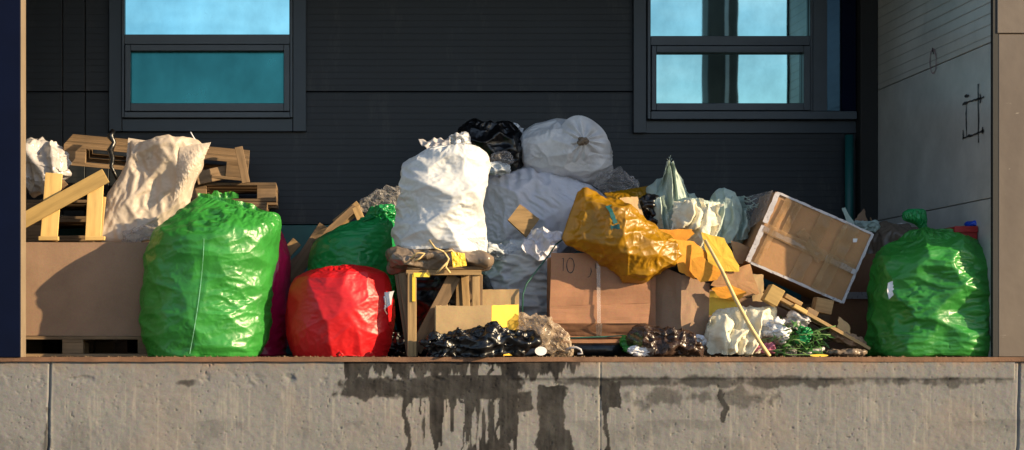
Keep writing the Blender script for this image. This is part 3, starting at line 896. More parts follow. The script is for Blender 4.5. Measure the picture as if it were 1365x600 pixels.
for i in range(n_b):
    lab = {n_b - 1: 'topmost level pallet behind the beige sack and large green bag'}.get(i, 'pallet low in the stack behind the large green bag')
    place_pallet((-.72 + (.02 if i == n_b - 1 else rnd.uniform(-.06, -.02)), 2.02 + rnd.uniform(-.02, .02), i * .1455), (0, 0, R(rnd.uniform(-1, 1))), lab, 'wooden pallets' if i == n_b - 1 else 'hidden pallets right')
place_pallet((W(210, 0, 1.85).x, 1.85, 1.445), (R(13), R(5.0), R(2)), 'tilted pallet lying on top with a black strap hanging over its edge', 'wooden pallets', scale=(1.16, .8, 1.1))
# block wedge under the tilted pallet
tag(board('plank', W(262, 238, 1.55), W(318, 226, 1.6), .10, .03, M['woodold']), 'short weathered board wedged under the tilted top pallet', 'plank')
tag(board('plank', W(318, 196, 1.42), W(328, 244, 1.42), .06, .03, M['woodold']), 'short board leaning against the right end of the tilted pallet', 'plank')
st = tube('strap', [W(151, 174, 1.36), W(147, 182, 1.34), W(152, 190, 1.35), W(147, 200, 1.34), W(150, 212, 1.35), W(148, 222, 1.34), W(153, 232, 1.35), W(158, 243, 1.36)], .022, M['black'], n=8, taper=[.9, 1.3, .8, 1.2, .9, .7, .6, .5])
tag(st, 'twisted black film strip hanging from the tilted top pallet', 'strap')

# ================================================================== LEFT GROUP
def cbox(name, c, size, m, parent=None, rot=None, seed=0, jit=.004, n=14):
    return box(name, c, size, m, parent, rot, nseg=n, jit=jit, seed=seed, smooth=False)
bb = thing('cardboard_box', (-1.45, .5, .146), 'largest plain brown cardboard box on a low pallet at far left', 'box')
z0b, z1b = .147, W(0, 323, .60).z
cbox('box_body', (-1.49, .90, (z0b + z1b) / 2), (1.02, .60, z1b - z0b), M['carddark'], bb, seed=3, jit=.003)
wf = thing('nailed_planks', W(90, 321, .4), 'three pale raw planks nailed together, sunlit, standing on the large brown box', 'planks')
board('plank', W(72, 231, .72), W(65, 321, .72), .12, .022, M['woodlight'], wf)
board('plank', W(128, 240, .72), W(124, 321, .72), .11, .030, M['woodlight'], wf)
board('plank', W(10, 306, .685), W(141, 234, .685), .105, .022, M['woodlight'], wf)
board('plank', W(56, 272, .745), W(88, 243, .745), .05, .02, M['woodold'], wf)
board('plank', W(134, 262, .76), W(128, 321, .77), .08, .02, M['woodlight'], wf)
for q in ((62, 316), (124, 316)):
    c = W(q[0] + 3, q[1] + 2, .66); box('foot_block', c, (.14, .06, .03), M['woodlight'], wf)

o = lump('plastic_bundle', 58, 220, 33, 34, 1.5, .15, M['foil'], su=1.5, sv=1.5, seed=5, ang=10, bend=.35, fc=((12, .09, (1.4, 1, .8)), (36, .03, (1.2, 1, .8))))
tag(o, 'crumpled grey white plastic bundle on the pallet stack at the left edge', 'bundle')

sack = thing('woven_sack', W(205, 321, .6), 'open beige woven sack slumped on the large brown box, torn mouth to the right', 'sack')
soft('sack_body', [(150, 322, 212, 322), (138, 319, 222, 321), (141, 300, 226, 306), (146, 278, 238, 290), (152, 256, 248, 272), (160, 234, 258, 254), (166, 214, 268, 232), (170, 198, 277, 210), (171, 190, 282, 196), (176, 187, 262, 186), (205, 190, 235, 187)],
     .90, .15, M['beige'], sack, su=1.07, sv=1.05, seed=11, e=.95, bend=.45, goal=.006, floor=False, fc=((10, .06, (1, 1, .7)), (50, .014, (1, 1, .6))))
def sheet(name, quad, ys, m, parent=None, su=1.1, sv=1.1, seed=1, n=(65, 65), bend=.4, goal=.008, noise=.015, floor=True, bulge=0, thick=.0, fc=(), folds=None):
    """loose sheet from four px corners (TL,TR,BR,BL) at depths ys"""
    c = [np.array(W(q[0], q[1], y_)[:]) for q, y_ in zip(quad, ys)]
    v = np.linspace(0, 1, n[0])[:, None, None]; u = np.linspace(0, 1, n[1])[None, :, None]
    P = (c[0] * (1 - u) + c[1] * u) * (1 - v) + (c[3] * (1 - u) + c[2] * u) * v
    P[..., 1] -= bulge * np.sin(np.pi * u[..., 0]) * np.sin(np.pi * v[..., 0])
    if folds:
        uu, vv = u[..., 0] + 0 * v[..., 0], v[..., 0] + 0 * u[..., 0]
        wv = folds[0] * 2 * np.pi * (uu + .25 * (fbm(uu * 3, vv * 2, seed, 2) - .5) * 2 + .15 * vv)
        P[..., 1] += folds[1] * (.55 * np.sin(wv) + .25 * np.sin(wv * 1.7 + 3 * vv)) * (.5 + fbm(uu * 4, vv * 3, seed + 4, 2))
        edge = (fbm(uu * 8, vv * 8, seed + 9, 3) - .5) * .03
        P[..., 2] += edge * ((vv < .06) | (vv > .94)) ; P[..., 0] += edge * ((uu < .06) | (uu > .94))
    for k, (N, amp, an) in enumerate(fc): P = facets(P, N, amp, seed * 7 + k, an, closed=False)
    P = crumple(P, su, sv, seed=seed, closed=False, noise=noise, bend=bend, goal=goal, floor=floor)
    o = put(name, P.reshape(-1, 3), grid_faces(*n, False), m, parent)
    if thick:
        md = o.modifiers.new('solid', 'SOLIDIFY'); md.thickness = thick
    return o
sheet('torn_flap', [(240, 196), (281, 190), (262, 236), (232, 268)], [.75, .77, .75, .71], M['beige'], sack, su=1.05, sv=1.05, seed=4, bulge=.05, floor=False, bend=.5)
sheet('torn_flap', [(171, 184), (212, 190), (204, 222), (168, 218)], [.9, .9, .84, .84], M['beige'], sack, su=1.02, sv=1.02, seed=5, floor=False, bend=.5)
tube('drawstring', [W(263, 190, .85), W(258, 183, .83), W(254, 176, .83)], .004, M['paper'], sack)
o = lump('plastic_scrap', 188, 312, 26, 9, .70, .06, M['clear'], su=1.3, sv=1.3, seed=8, ang=-18, floor=False)
tag(o, 'bluish clear film scrap at the foot of the beige sack', 'scrap')

# big green bag
def fgreen(v, u):
    vv = v + 0 * u
    sv = 1.025 + .05 * np.exp(-((vv - .16) / .13) ** 2) + .04 * np.exp(-((vv - .40) / .10) ** 2) + .05 * (vv > .8)
    su = 1.01 + .10 * np.clip((vv - .74) / .26, 0, 1)
    return su, sv
gb = thing('garbage_bag', W(275, 477, .5), 'largest bright green plastic bag, bulging and full, left on the dock edge', 'garbage bag', 'green plastic bags')
soft('bag_film', [(262, 478, 274, 478), (202, 478, 336, 478), (194, 474, 347, 474), (189, 455, 356, 455), (187, 430, 360, 430), (187, 405, 361, 403), (190, 380, 363, 376), (194, 352, 365, 346), (198, 326, 366, 322), (202, 310, 366, 306), (214, 296, 366, 299), (232, 281, 366, 294), (250, 270, 365, 290), (268, 260, 364, 287)],
     .52, .40, M['green'], gb, fn=fgreen, seed=21, e=.96, nv=217, nu=296, bend=.3, goal=.008, dp=.5, seam=(0, .24), its=(90, 70, 50, 35), noise=.015,
     fc=((12, .035, (.8, .8, 1.0)), (50, .017, (.75, .75, 1.5)), (220, .007, (.8, .8, 1.7))))
def ruffle(name, x0, y0, x1, y1, base, y, m, parent, seed, h0=0, h1=0, amp=.03):
    n = (41, 121)
    u = np.linspace(0, 1, n[1]); v = np.linspace(0, 1, n[0])[:, None]
    a = np.array(W(x0, y0, y)[:]); b_ = np.array(W(x1, y1, y)[:])
    bot = a[None] * (1 - u[:, None]) + b_[None] * u[:, None]
    P = np.zeros((n[0], n[1], 3)); P[:] = bot[None]
    sc = (CAM_D + y) / F
    hh = (base * (1 - .5 * np.abs(2 * u - 1) ** 3) * (.45 + 1.1 * fbm(u * 7, u * 0, seed, 3))) * sc
    P[..., 2] += v * hh[None]
    P[..., 1] += amp * .5 * v * np.sin(u * 17 + 3 * np.sin(u * 9))[None]
    P = crumple(P, 1.08, 1.06, seed=seed, closed=False, noise=.006, bend=.2, goal=.03, floor=False)
    return put(name, P.reshape(-1, 3), grid_faces(*n, False), m, parent)
ruffle('bag_mouth', 264, 262, 366, 290, 8, .50, M['green'], gb, 3)
ruffle('bag_mouth', 262, 268, 318, 264, 9, .56, M['green'], gb, 5)
SEAM_GREEN = gb

mb = soft('garbage_bag', [(477, 325, 372), (470, 318, 380), (430, 315, 385), (385, 315, 386), (345, 318, 384), (322, 325, 378), (308, 340, 372), (303, 352, 368)], 1.15, .3, M['magenta'], vs=True, su=1.05, sv=1.07, seed=31, nv=105, nu=120, fc=((14, .03, (1, 1, 1)),))
tag(mb, 'magenta plastic bag wedged behind the largest green bag', 'garbage bag')

# red bag
def fred(v, u):
    vv = v + 0 * u
    return 1.015 + .16 * np.clip((vv - .78) / .22, 0, 1) + .06 * np.clip((.12 - vv) / .12, 0, 1), 1.02 + .03 * np.exp(-((vv - .85) / .1) ** 2)
rb = thing('garbage_bag', W(455, 477, .5), 'round glossy red plastic bag with a small white tag, on the dock edge', 'garbage bag')
soft('bag_film', [(477, 400, 508), (473, 392, 515), (458, 386, 521), (440, 383, 524), (420, 382, 526), (400, 384, 526), (384, 388, 524), (371, 396, 520), (363, 408, 512), (359, 418, 490), (356, 432, 470)],
     .50, .34, M['red'], rb, fn=fred, seed=41, e=.92, vs=True, nv=181, nu=240, bend=.4, goal=.012, dp=.6, noise=.02, fc=((9, .018, (1, 1, 1)), (34, .018, (1, 1, .8)), (120, .005, (1, 1, 1))))
tube('knot', [W(449, 473, .14), W(453, 469, .10), W(457, 473, .10), W(453, 477, .11), W(450, 474, .12)], .008, M['red'], rb)
RED_TAG = rb
tube('tag_string', [W(513, 396, .205), W(514, 404, .20), W(513, 414, .2), W(516, 419, .2)], .003, M['clear'], rb, n=5)

# green bag behind
def fneck(v, u):
    vv = v + 0 * u
    return 1.03 + .5 * np.clip((vv - .82) / .18, 0, 1), 1.05 + 0 * vv
gb2 = thing('garbage_bag', W(470, 477, 1.1), 'dark green glossy bag behind the round red bag, tied at its top right', 'garbage bag', 'green plastic bags')
soft('bag_film', [(430, 472, 520, 472), (420, 455, 528, 455), (416, 400, 528, 400), (412, 360, 528, 360), (414, 338, 528, 338), (420, 322, 528, 325), (434, 311, 528, 312), (455, 302, 527, 302), (478, 295, 525, 297), (494, 291, 520, 293)],
     1.1, .32, M['green2'], gb2, fn=fneck, seed=51, nv=145, nu=184, bend=.35, dp=.6, goal=.01, fc=((16, .03, (1, 1, 1)),))
lump('bag_knot', 510, 285, 16, 9, 1.0, .07, M['green2'], gb2, su=1.5, sv=1.5, seed=52, ang=-15, nv=61, nu=80, floor=False)
lump('bag_knot', 488, 293, 12, 5, 1.0, .05, M['green2'], gb2, su=1.4, sv=1.4, seed=53, ang=-30, nv=41, nu=60, floor=False)
o = lump('plastic_scrap', 511, 266, 25, 13, 1.25, .1, M['clear'], su=1.5, sv=1.5, seed=54, ang=-10, floor=False)
tag(o, 'thin crumpled clear film lying on the knot of the dark green bag', 'scrap')
# fine broken pallet pieces between the bags
bp = thing('broken_pallet', W(420, 350, 1.4), 'broken brown pallet boards leaning behind the dark green bag', 'boards')
board('deck_board', W(384, 372, 1.45), W(431, 300, 1.45), .07, .02, M['woodold'], bp)
board('deck_board', W(385, 356, 1.52), W(474, 276, 1.6), .055, .03, M['woodold'], bp)
board('deck_board', W(448, 300, 1.62), W(480, 274, 1.62), .09, .03, M['wood'], bp)
board('cross_board', W(380, 385, 1.35), W(420, 328, 1.35), .08, .02, M['woodold'], bp)
board('cross_board', W(375, 345, 1.5), W(396, 322, 1.5), .08, .04, M['wood'], bp)
board('cross_board', W(474, 276, 1.6), W(484, 300, 1.6), .06, .04, M['wood'], bp)
board('deck_board', W(396, 410, 1.3), W(430, 340, 1.5), .06, .02, M['woodold'], bp)
o = lump('plastic_scrap', 520, 462, 26, 18, .75, .15, M['black'], su=1.4, sv=1.4, seed=55)
tag(o, 'black film crumpled on the floor between the red bag and the wooden stand', 'scrap')

# ================================================================== STAND AND WHITE SACKS
sd_ = thing('wooden_stand', W(585, 476, .4), 'rough wooden stand with slanted brace and yellow tape carrying the wrapped bundle', 'stand')
board('leg', W(536, 364, .22), W(552, 475, .22), .055, .03, M['woodold'], sd_)
board('leg', W(549, 364, .17), W(549, 475.5, .17), .06, .045, M['wood'], sd_)
board('leg', W(634, 364, .20), W(634, 474, .20), .05, .04, M['wood'], sd_)
board('leg', W(544, 364, .62), W(548, 472, .62), .05, .04, M['woodold'], sd_)
board('leg', W(624, 362, .62), W(626, 472, .62), .05, .04, M['woodold'], sd_)
board('rail', W(541, 363.5, .195), W(641, 363.5, .195), .035, .06, M['wood'], sd_)
board('rail', W(541, 363, .62), W(641, 363, .62), .035, .05, M['woodold'], sd_)
board('rail', W(540, 359, .4), W(641, 359, .4), .02, .45, M['woodold'], sd_)
board('brace', W(553, 468, .24), W(606, 368, .26), .09, .03, M['woodold'], sd_)
board('brace', W(619, 366, .33), W(622, 420, .33), .05, .03, M['wood'], sd_)
board('leg', W(529, 366, .24), W(545, 474, .24), .03, .03, M['woodold'], sd_)
board('leg', W(641, 366, .21), W(641, 430, .21), .02, .04, M['woodold'], sd_)
board('rail', W(612, 372, .34), W(612, 418, .34), .045, .03, M['wood'], sd_)
board('corner_tape', W(551, 366.5, .138), W(573, 366.5, .155), .03, .004, M['yellowtape'], sd_)
board('corner_tape', W(551.5, 366, .141), W(551.5, 402, .141), .022, .004, M['yellowtape'], sd_)

ro = thing('wrapped_bundle', W(585, 357, .4), 'flat grey brown film wrapped bundle tied with frayed string on the stand', 'bundle')
soft('bundle_film', [(517, 347, 517, 352), (520, 337, 521, 360), (540, 331, 541, 363), (565, 329, 566, 363), (590, 331, 590, 362), (615, 334, 614, 362), (640, 338, 640, 361), (653, 344, 652, 358), (656, 348, 656, 352)],
     .38, .27, M['wrap'], ro, su=1.08, sv=1.06, seed=61, e=.9, dp=.5, nv=121, nu=120, bend=.3, floor=False, goal=.08, fc=((26, .05, (.7, 1, 1)), (110, .018, (.8, 1, 1))))
for pts in ([(572, 320, .15), (580, 331, .11), (592, 336, .10), (598, 345, .10), (594, 356, .10), (600, 364, .11)],
            [(548, 345, .10), (556, 337, .09), (566, 338, .09), (560, 344, .09), (552, 348, .09)],
            [(592, 336, .10), (602, 334, .1), (610, 342, .11)], [(596, 350, .09), (588, 358, .09), (582, 364, .10)]):
    tube('string', [W(*q) for q in pts], .007, M['stick'], ro, n=6)
sheet('film_patch', [(602, 336), (619, 338), (622, 354), (604, 356)], [.095, .105, .10, .095], M['yellowtape'], ro, su=1.1, sv=1.1, seed=9, n=(25, 25), noise=.004, floor=False)

def fsack(v, u):
    vv = v + 0 * u
    return 1.03 + .14 * np.clip((vv - .8) / .2, 0, 1), 1.045 + .04 * np.exp(-((vv - .5) / .2) ** 2)
ws = thing('woven_sack', W(588, 337, .45), 'tall full white sack standing on the wrapped bundle, sunlit upper half', 'sack', 'white sacks')
soft('sack_body', [(337, 533, 640), (330, 528, 646), (310, 527, 646), (285, 529, 647), (262, 532, 648), (240, 536, 648), (222, 544, 647), (208, 558, 643), (198, 572, 632), (193, 588, 616)],
     .42, .27, M['white'], ws, fn=fsack, seed=71, e=.85, vs=True, nv=181, nu=240, bend=.4, goal=.005, dp=.5, floor=False, fc=((12, .05, (1, 1, 1.2)), (60, .016, (1, 1, 1.5))), its=(90, 70, 45, 30), noise=.018)
sheet('hem', [(614, 318), (647, 316), (645, 338), (634, 344)], [.2, .22, .24, .22], M['white'], ws, su=1.08, sv=1.08, seed=12, n=(33, 33), floor=False)

# small open carton
sb = thing('cardboard_box', W(636, 474, .2), 'small open carton with one side coloured sunlit yellow by the wooden stand', 'box')
def panel(name, q, ys, m, parent, th=.006, seed=1, bend=.004):
    """rigid sheet of cardboard through four px corners"""
    c = [np.array(W(a[0], a[1], y_)[:]) for a, y_ in zip(q, ys)]
    n = 13; u = np.linspace(0, 1, n); U, Vv = np.meshgrid(u, u)
    U_, V_ = U[..., None], Vv[..., None]
    P = (c[0] * (1 - U_) + c[1] * U_) * (1 - V_) + (c[3] * (1 - U_) + c[2] * U_) * V_
    nn = np.cross(c[1] - c[0], c[3] - c[0]); nn /= np.linalg.norm(nn)
    P = P + nn * ((fbm(U * 3 + seed, Vv * 3, seed, 2) - .5) * bend * 2)[..., None]
    rag = (fbm(U * 9, Vv * 9, seed + 40, 2) - .5) * .008
    P[0] += np.array([0, 0, 1]) * rag[0][:, None]
    V0 = P.reshape(-1, 3); V1 = V0 + nn * th
    Fq = grid_faces(n, n, False); k = n * n
    ring = [i for i in range(n)] + [i * n + n - 1 for i in range(1, n)] + [(n - 1) * n + i for i in range(n - 2, -1, -1)] + [i * n for i in range(n - 2, 0, -1)]
    side = [[ring[i], ring[(i + 1) % len(ring)], ring[(i + 1) % len(ring)] + k, ring[i] + k] for i in range(len(ring))]
    Fa = np.vstack([Fq[:, ::-1], Fq + k, np.array(side)])
    return put(name, np.vstack([V0, V1]), Fa, m, parent, smooth=False)
panel('front_panel', [(581, 408), (655, 407), (655, 474), (581, 474)], [.13, .13, .13, .13], M['cardlight'], sb, seed=2)
panel('side_panel', [(655.5, 407), (691, 406), (692, 474), (655.5, 474)], [.13, .27, .27, .13], M['cardyellow_lit'], sb, seed=3)  # sunlight on this side is put into its yellow colour
panel('back_panel', [(640, 386), (692, 385.5), (692, 470), (640, 470)], [.45, .45, .45, .45], M['cardlight'], sb, seed=4)
panel('side_panel', [(581, 408), (600, 405), (600, 470), (581, 474)], [.13, .4, .4, .13], M['cardlight'], sb, seed=5)

o = lump('plastic_film', 640, 458, 78, 20, .05, .09, M['black'], su=1.65, sv=1.5, seed=81, nv=101, nu=160, ang=-3)
tag(o, 'long heap of crumpled black film lying in front of the small open carton', 'plastic film')

o = soft('garbage_bag', [(474, 545, 640), (465, 535, 650), (420, 532, 655), (385, 535, 655), (368, 545, 645)], 1.05, .3, M['black'], vs=True, su=1.08, sv=1.08, seed=88, nv=81, nu=104, fc=((20, .04, (1, 1, 1)),))  # filler bag, added so that the gap behind the stand reads black
tag(o, 'black filler bag added to darken the space behind the wooden stand', 'garbage bag')
# ---- back white sacks
lw = thing('woven_sack', W(690, 476, 1.0), 'lumpy bluish white sack low in the pile, left of the box marked 10', 'sack', 'white sacks')
soft('sack_body', [(474, 660, 735), (465, 645, 744), (430, 640, 748), (395, 639, 750), (370, 641, 748), (350, 646, 742), (335, 656, 730), (322, 672, 710)],
     1.3, .28, M['bluewhite'], lw, su=1.08, sv=1.10, seed=91, e=.9, vs=True, nv=145, nu=184, bend=.35, goal=.01, fc=((30, .04, (1, 1, 1.3)), (120, .012, (1, 1, 1.3))))
lump('sack_neck', 655, 335, 26, 11, 1.15, .10, M['bluewhite'], lw, su=1.4, sv=1.4, seed=92, ang=12, floor=False)
uw = thing('woven_sack', W(700, 335, 1.35), 'big lilac white sack lying in the middle of the pile under the round bag', 'sack', 'white sacks')
soft('sack_body', [(640, 330, 655, 345), (640, 290, 700, 350), (642, 250, 745, 345), (655, 230, 780, 332), (680, 224, 800, 310), (715, 226, 808, 290), (750, 234, 806, 272), (775, 246, 800, 262)],
     1.72, .30, M['lilac'], uw, su=1.04, sv=1.07, seed=93, e=.9, nv=145, nu=184, bend=.4, goal=.008, floor=False, fc=((14, .06, (1, 1, 1)), (80, .014, (1.6, 1, .7))))
def fround(v, u):
    vv = v + 0 * u
    return 1.02 + .9 * np.clip((vv - .86) / .14, 0, 1) ** 1.5 + .2 * np.clip((.1 - vv) / .1, 0, 1), 1.03 + 0 * vv
tb = thing('garbage_bag', W(750, 248, 1.3), 'round white bag on the top of the pile, gathered knot facing out', 'garbage bag', 'white sacks')
rows = [(692, 213, 692, 215), (691, 190, 702, 228), (704, 170, 722, 236), (728, 160, 748, 243), (755, 160, 776, 247), (780, 166, 797, 247), (800, 178, 810, 236), (810, 192, 813, 222), (812.5, 203, 812.8, 210)]
# the far end turns toward the viewer: knot on the front right face
soft('bag_film', rows, 1.72, .30, M['whitefilm'], tb, su=1.035, sv=1.03, seed=95, e=.95, nv=161, nu=200, bend=.4, goal=.012, dp=.85, floor=False, fc=((16, .03, (1, 1, 1)), (90, .012, (.8, 1, 1.3))))
# gathered pleats round the knot
def pleats(cx, cy, y, r, m, parent, seed, sg=1.0):
    nv, nu = 41, 128
    v = np.linspace(0.04, 1, nv)[:, None]; u = np.linspace(0, 2 * np.pi, nu, endpoint=False)[None]
    rr = v * r * (1 + .06 * np.sin(u * 3 + seed))
    c = np.array(W(cx, cy, y)[:])
    am = .013 * np.sin(u * 11 + 1.3 * np.sin(3 * u)) * np.sin(np.pi * np.clip(v, 0, 1)) 
    P = np.stack([c[0] + rr * np.cos(u), c[1] + .10 * v ** 2 - .018 * np.exp(-(v / .12) ** 2) + am + 0 * u, c[2] + rr * np.sin(u)], -1)
    P[..., 0] += .05 * v * 0
    P = crumple(P, 1.06, 1.02, seed=seed, noise=.004, levels=(1,), its=(25,), goal=.08, floor=False, bend=.2)
    return put('gathered_end', P.reshape(-1, 3), grid_faces(nv, nu)[:, ::-1], m, parent)
pleats(778, 187, 1.385, .19, M['whitefilm'], tb, 2)
lump('knot', 778, 188, 5, 5, 1.365, .03, M['wrap'], tb, su=1.3, sv=1.3, seed=6, nv=41, nu=48, floor=False)

bk = thing('garbage_bag', W(655, 228, 1.5), 'shiny black bag on top of the pile beside the round white bag', 'garbage bag')
soft('bag_film', [(228, 640, 690), (222, 622, 698), (205, 614, 700), (190, 612, 698), (178, 616, 690), (168, 624, 672), (162, 634, 655)],
     1.75, .22, M['black'], bk, vs=True, su=1.12, sv=1.1, seed=101, nv=121, nu=160, bend=.3, floor=False, goal=.02, fc=((24, .05, (1, 1, 1)), (90, .015, (1, 1, 1))))
for (cx, cy, rx, ry, a, s_, mm, lab) in (
        (668, 212, 14, 9, 10, 1, 'clear', 'clear film wad in front of the black top bag'),
        (612, 187, 11, 9, 0, 2, 'whitefilm', 'small white film wad at the left of the black top bag'),
        (663, 225, 18, 8, 0, 3, 'bluewhite', 'bluish cloth fold under the black top bag'),
        (685, 172, 6, 6, 0, 4, 'whitefilm', 'tiny white film tip behind the black top bag')):
    o = lump('plastic_scrap', cx, cy, rx, ry, 1.45 if s_ in (1, 3) else 1.5 if s_ == 2 else 1.9, .07, M[mm], su=1.4, sv=1.4, seed=110 + s_, ang=a, nv=49, nu=64, floor=False)
    tag(o, lab, 'scrap')
o = sheet('plastic_scrap', [(558, 188), (600, 184), (600, 198), (572, 204)], [1.1, 1.1, 1.0, 1.0], M['foil'], su=1.06, sv=1.06, seed=7, fc=((8, .03, (1, 1, 1)),), n=(33, 33), floor=False, thick=.004)
tag(o, 'flat pale film piece behind the top left of the tall white sack', 'scrap')
o = panel('board_piece', [(668, 170), (698, 171), (696, 180), (672, 180)], [2.0, 2.0, 1.95, 1.95], M['paper'], None, seed=6)
tag(o, 'flat white board end behind the black top bag', 'board')

# plank and cloth on the sacks
pk = panel('wooden_board', [(693, 272), (719, 292), (702, 316), (677, 293)], [1.2, 1.18, 1.14, 1.16], M['wood'], None, th=.02, seed=9, bend=.001)
tag(pk, 'short pale wooden board lying on the big lilac white sack', 'board')
o = sheet('cloth_strip', [(708, 305), (749, 308), (742, 352), (694, 334)], [1.1, 1.0, .97, 1.02], M['lilac'], su=1.08, sv=1.06, seed=13, bulge=.05, floor=False, fc=((10, .05, (1, 1, 1)), (30, .015, (1, 1, 1))))
tag(o, 'white torn cloth strip hanging below the short wooden board', 'cloth')
o = tube('wire', [W(*q) for q in ((752, 318, .6), (741, 326, .55), (731, 341, .5), (716, 360, .46), (702, 378, .43), (697, 392, .42), (696, 418, .42))], .0055, M['wire'], n=6)
tag(o, 'dark green wire curving down between white sack and box marked 10', 'wire')

# ================================================================== MIDDLE: BOX 10
b10 = thing('cardboard_box', W(800, 474, .6), 'brown cardboard box with handwritten 10, under the yellow bag', 'box')
yb_ = .42
panel('front_panel', [(735, 337), (866, 337), (867, 404), (733, 408)], [yb_, yb_, yb_ - .02, yb_ - .03], M['cardred'], b10, seed=12, bend=.012)
panel('front_flap', [(733, 408.3), (867, 404.3), (864, 431), (733, 431)], [yb_ - .031, yb_ - .021, yb_ - .045, yb_ - .05], M['cardred'], b10, seed=13, bend=.008)
panel('bottom_flap', [(734, 431.5), (864, 431.5), (862, 452), (740, 454)], [yb_ - .045, yb_ - .04, yb_ + .05, yb_ + .05], M['cardred'], b10, seed=14, bend=.008)
cc = W(800, 396, .7); cbox('box_body', (cc.x, .70, cc.z + .0), (.68, .5, .57), M['cardred'], b10, seed=15)
panel('tape', [(795, 345), (800, 345), (801, 431), (796, 431)], [yb_ - .012] * 2 + [yb_ - .062] * 2, M['tapepale'], b10, th=.001, seed=1, bend=.0005)
panel('tape', [(794, 432), (803, 432), (802, 450), (795, 450)], [yb_ - .058] * 2 + [yb_ + .035] * 2, M['tapepale'], b10, th=.001, seed=1, bend=.0005)
def hand(name, pts, y, wd, parent, ns=None):
    ribbon(name, [W(a, b_, y) for a, b_ in pts], wd, M['ink'], parent, nrm=Vector((0, -1, 0)), off=.012)
hand('handwriting', [(749, 345), (751, 344), (750.5, 355), (750, 367)], yb_, .008, b10)
hand('handwriting', [(760 + 5 * math.cos(t), 354 + 10 * math.sin(t)) for t in np.linspace(-1.9, 4.5, 18)], yb_, .008, b10)
hand('handwriting', [(787, 357), (788, 362), (786, 368), (783, 370)], yb_, .008, b10)
hand('handwriting', [(793, 351), (794, 358)], yb_, .007, b10)
rl = tube('roll', [W(742, 466, .30), W(800, 466, .28), W(846, 465, .30)], .045, M['black'], n=16)
tag(rl, 'long dark roll lying on the floor under the box marked 10', 'roll')
o = tube('wire', [W(*q) for q in ((742, 452, .25), (775, 450, .24), (805, 449, .23), (840, 447, .25))], .005, M['wire'], n=6)
tag(o, 'straight thin green wire in front of the dark roll', 'wire')
bx_dark = cbox('cardboard_box', W(795, 462, .62), (.55, .3, .12), M['cardred'], None, seed=19)
tag(bx_dark, 'crushed dark carton under the box marked 10', 'box')
o = lump('plastic_film', 725, 447, 40, 17, .22, .08, M['clearbeige'], su=1.6, sv=1.6, seed=121, ang=38, nv=89, nu=120, fc=((14, .07, (1, 1, 1)), (45, .03, (1, 1, 1))))
tag(o, 'crumpled beige clear film lying left of the dark roll', 'plastic film')
o = tube('strap', [W(*q) for q in ((752, 466, .2), (760, 464, .16), (768, 463, .15), (774, 466, .15), (776, 471, .15), (770, 472, .15))], .008, M['foil'], n=6)
tag(o, 'thin grey plastic loop on the floor by the beige clear film', 'strap')
def disc(name, cx, cy, rx, ry, y, m, label, cat, tilt=.2):
    n = 24; V = []
    for off in (0, .002):
        for k in range(n):
            t = 2 * math.pi * k / n
            p_ = W(cx + rx * math.cos(t), cy + ry * math.sin(t), y + tilt * -ry * math.sin(t) / 200 + off); V.append(p_[:])
    Fc = [list(range(n)), [n + k for k in range(n)][::-1]] + [[k, (k + 1) % n, n + (k + 1) % n, n + k] for k in range(n)]
    o = put(name, V, Fc, m, None, smooth=False); return tag(o, label, cat)
disc('paper_scrap', 721, 468, 8, 6, .09, M['paper'], 'small white oval label on the floor right of the black film heap', 'scrap')

# ================================================================== YELLOW BAG
def fyel(v, u):
    vv = v + 0 * u
    return 1.02 + .8 * np.clip((vv - .72) / .28, 0, 1) ** 1.5, 1.045 + 0 * vv
yb = thing('garbage_bag', W(820, 372, .4), 'large yellow plastic bag with blue green mark lying over the box marked 10', 'garbage bag')
soft('bag_film', [(770, 256, 749, 318), (782, 255, 762, 330), (800, 258, 782, 343), (825, 268, 806, 356), (850, 284, 832, 369), (868, 300, 856, 377), (882, 314, 880, 366), (903, 326, 900, 352), (925, 338, 920, 352), (945, 350, 942, 358), (960, 362, 958, 366)],
     0.40, .20, M['yellow'], yb, fn=fyel, seed=131, e=.95, nv=185, nu=224, bend=.35, goal=.008, dp=.8, floor=False, seam=(.22, 0), fc=((18, .045, (1, 1, 1)), (90, .016, (.9, 1, 1.6)), (260, .006, (1, 1, 1.6))))
M['paint'] = flatm('blue green paint', (.012, .10, .10), .5)
def onbag(pts, wd, name='painted_mark'):
    # drop points on the bag surface
    bpy.context.view_layer.update()
    dg = bpy.context.evaluated_depsgraph_get()
    out = []
    for a, b_ in pts:
        tgt = W(a, b_, 1.5); o_ = Vector((0, -CAM_D, CAM_Z)); d = (tgt - o_).normalized()
        hit, loc, nrm, idx, ob, mm = S.ray_cast(dg, o_, d)
        out.append(loc if hit else W(a, b_, .2))
    return out
def bag_ribbon(pts, wd, parent, m, name='painted_mark', off=.006):
    P = onbag(pts, wd)
    ribbon(name, P, wd, m, parent, nrm=Vector((0, -1, 0)), off=off)
bag_ribbon([(811 + i * 1.2, 274 + i * 3) for i in range(9)], .05, yb, M['paint'])
bag_ribbon([(826 - i * 3, 302 + i * .3) for i in range(5)], .035, yb, M['paint'])
bag_ribbon([(272 - .25 * t ** 1.6 * .9, 318 + t * 9.6) for t in np.linspace(0, 16, 40)], .005, gb, M['seamtape'], 'seam', .004)
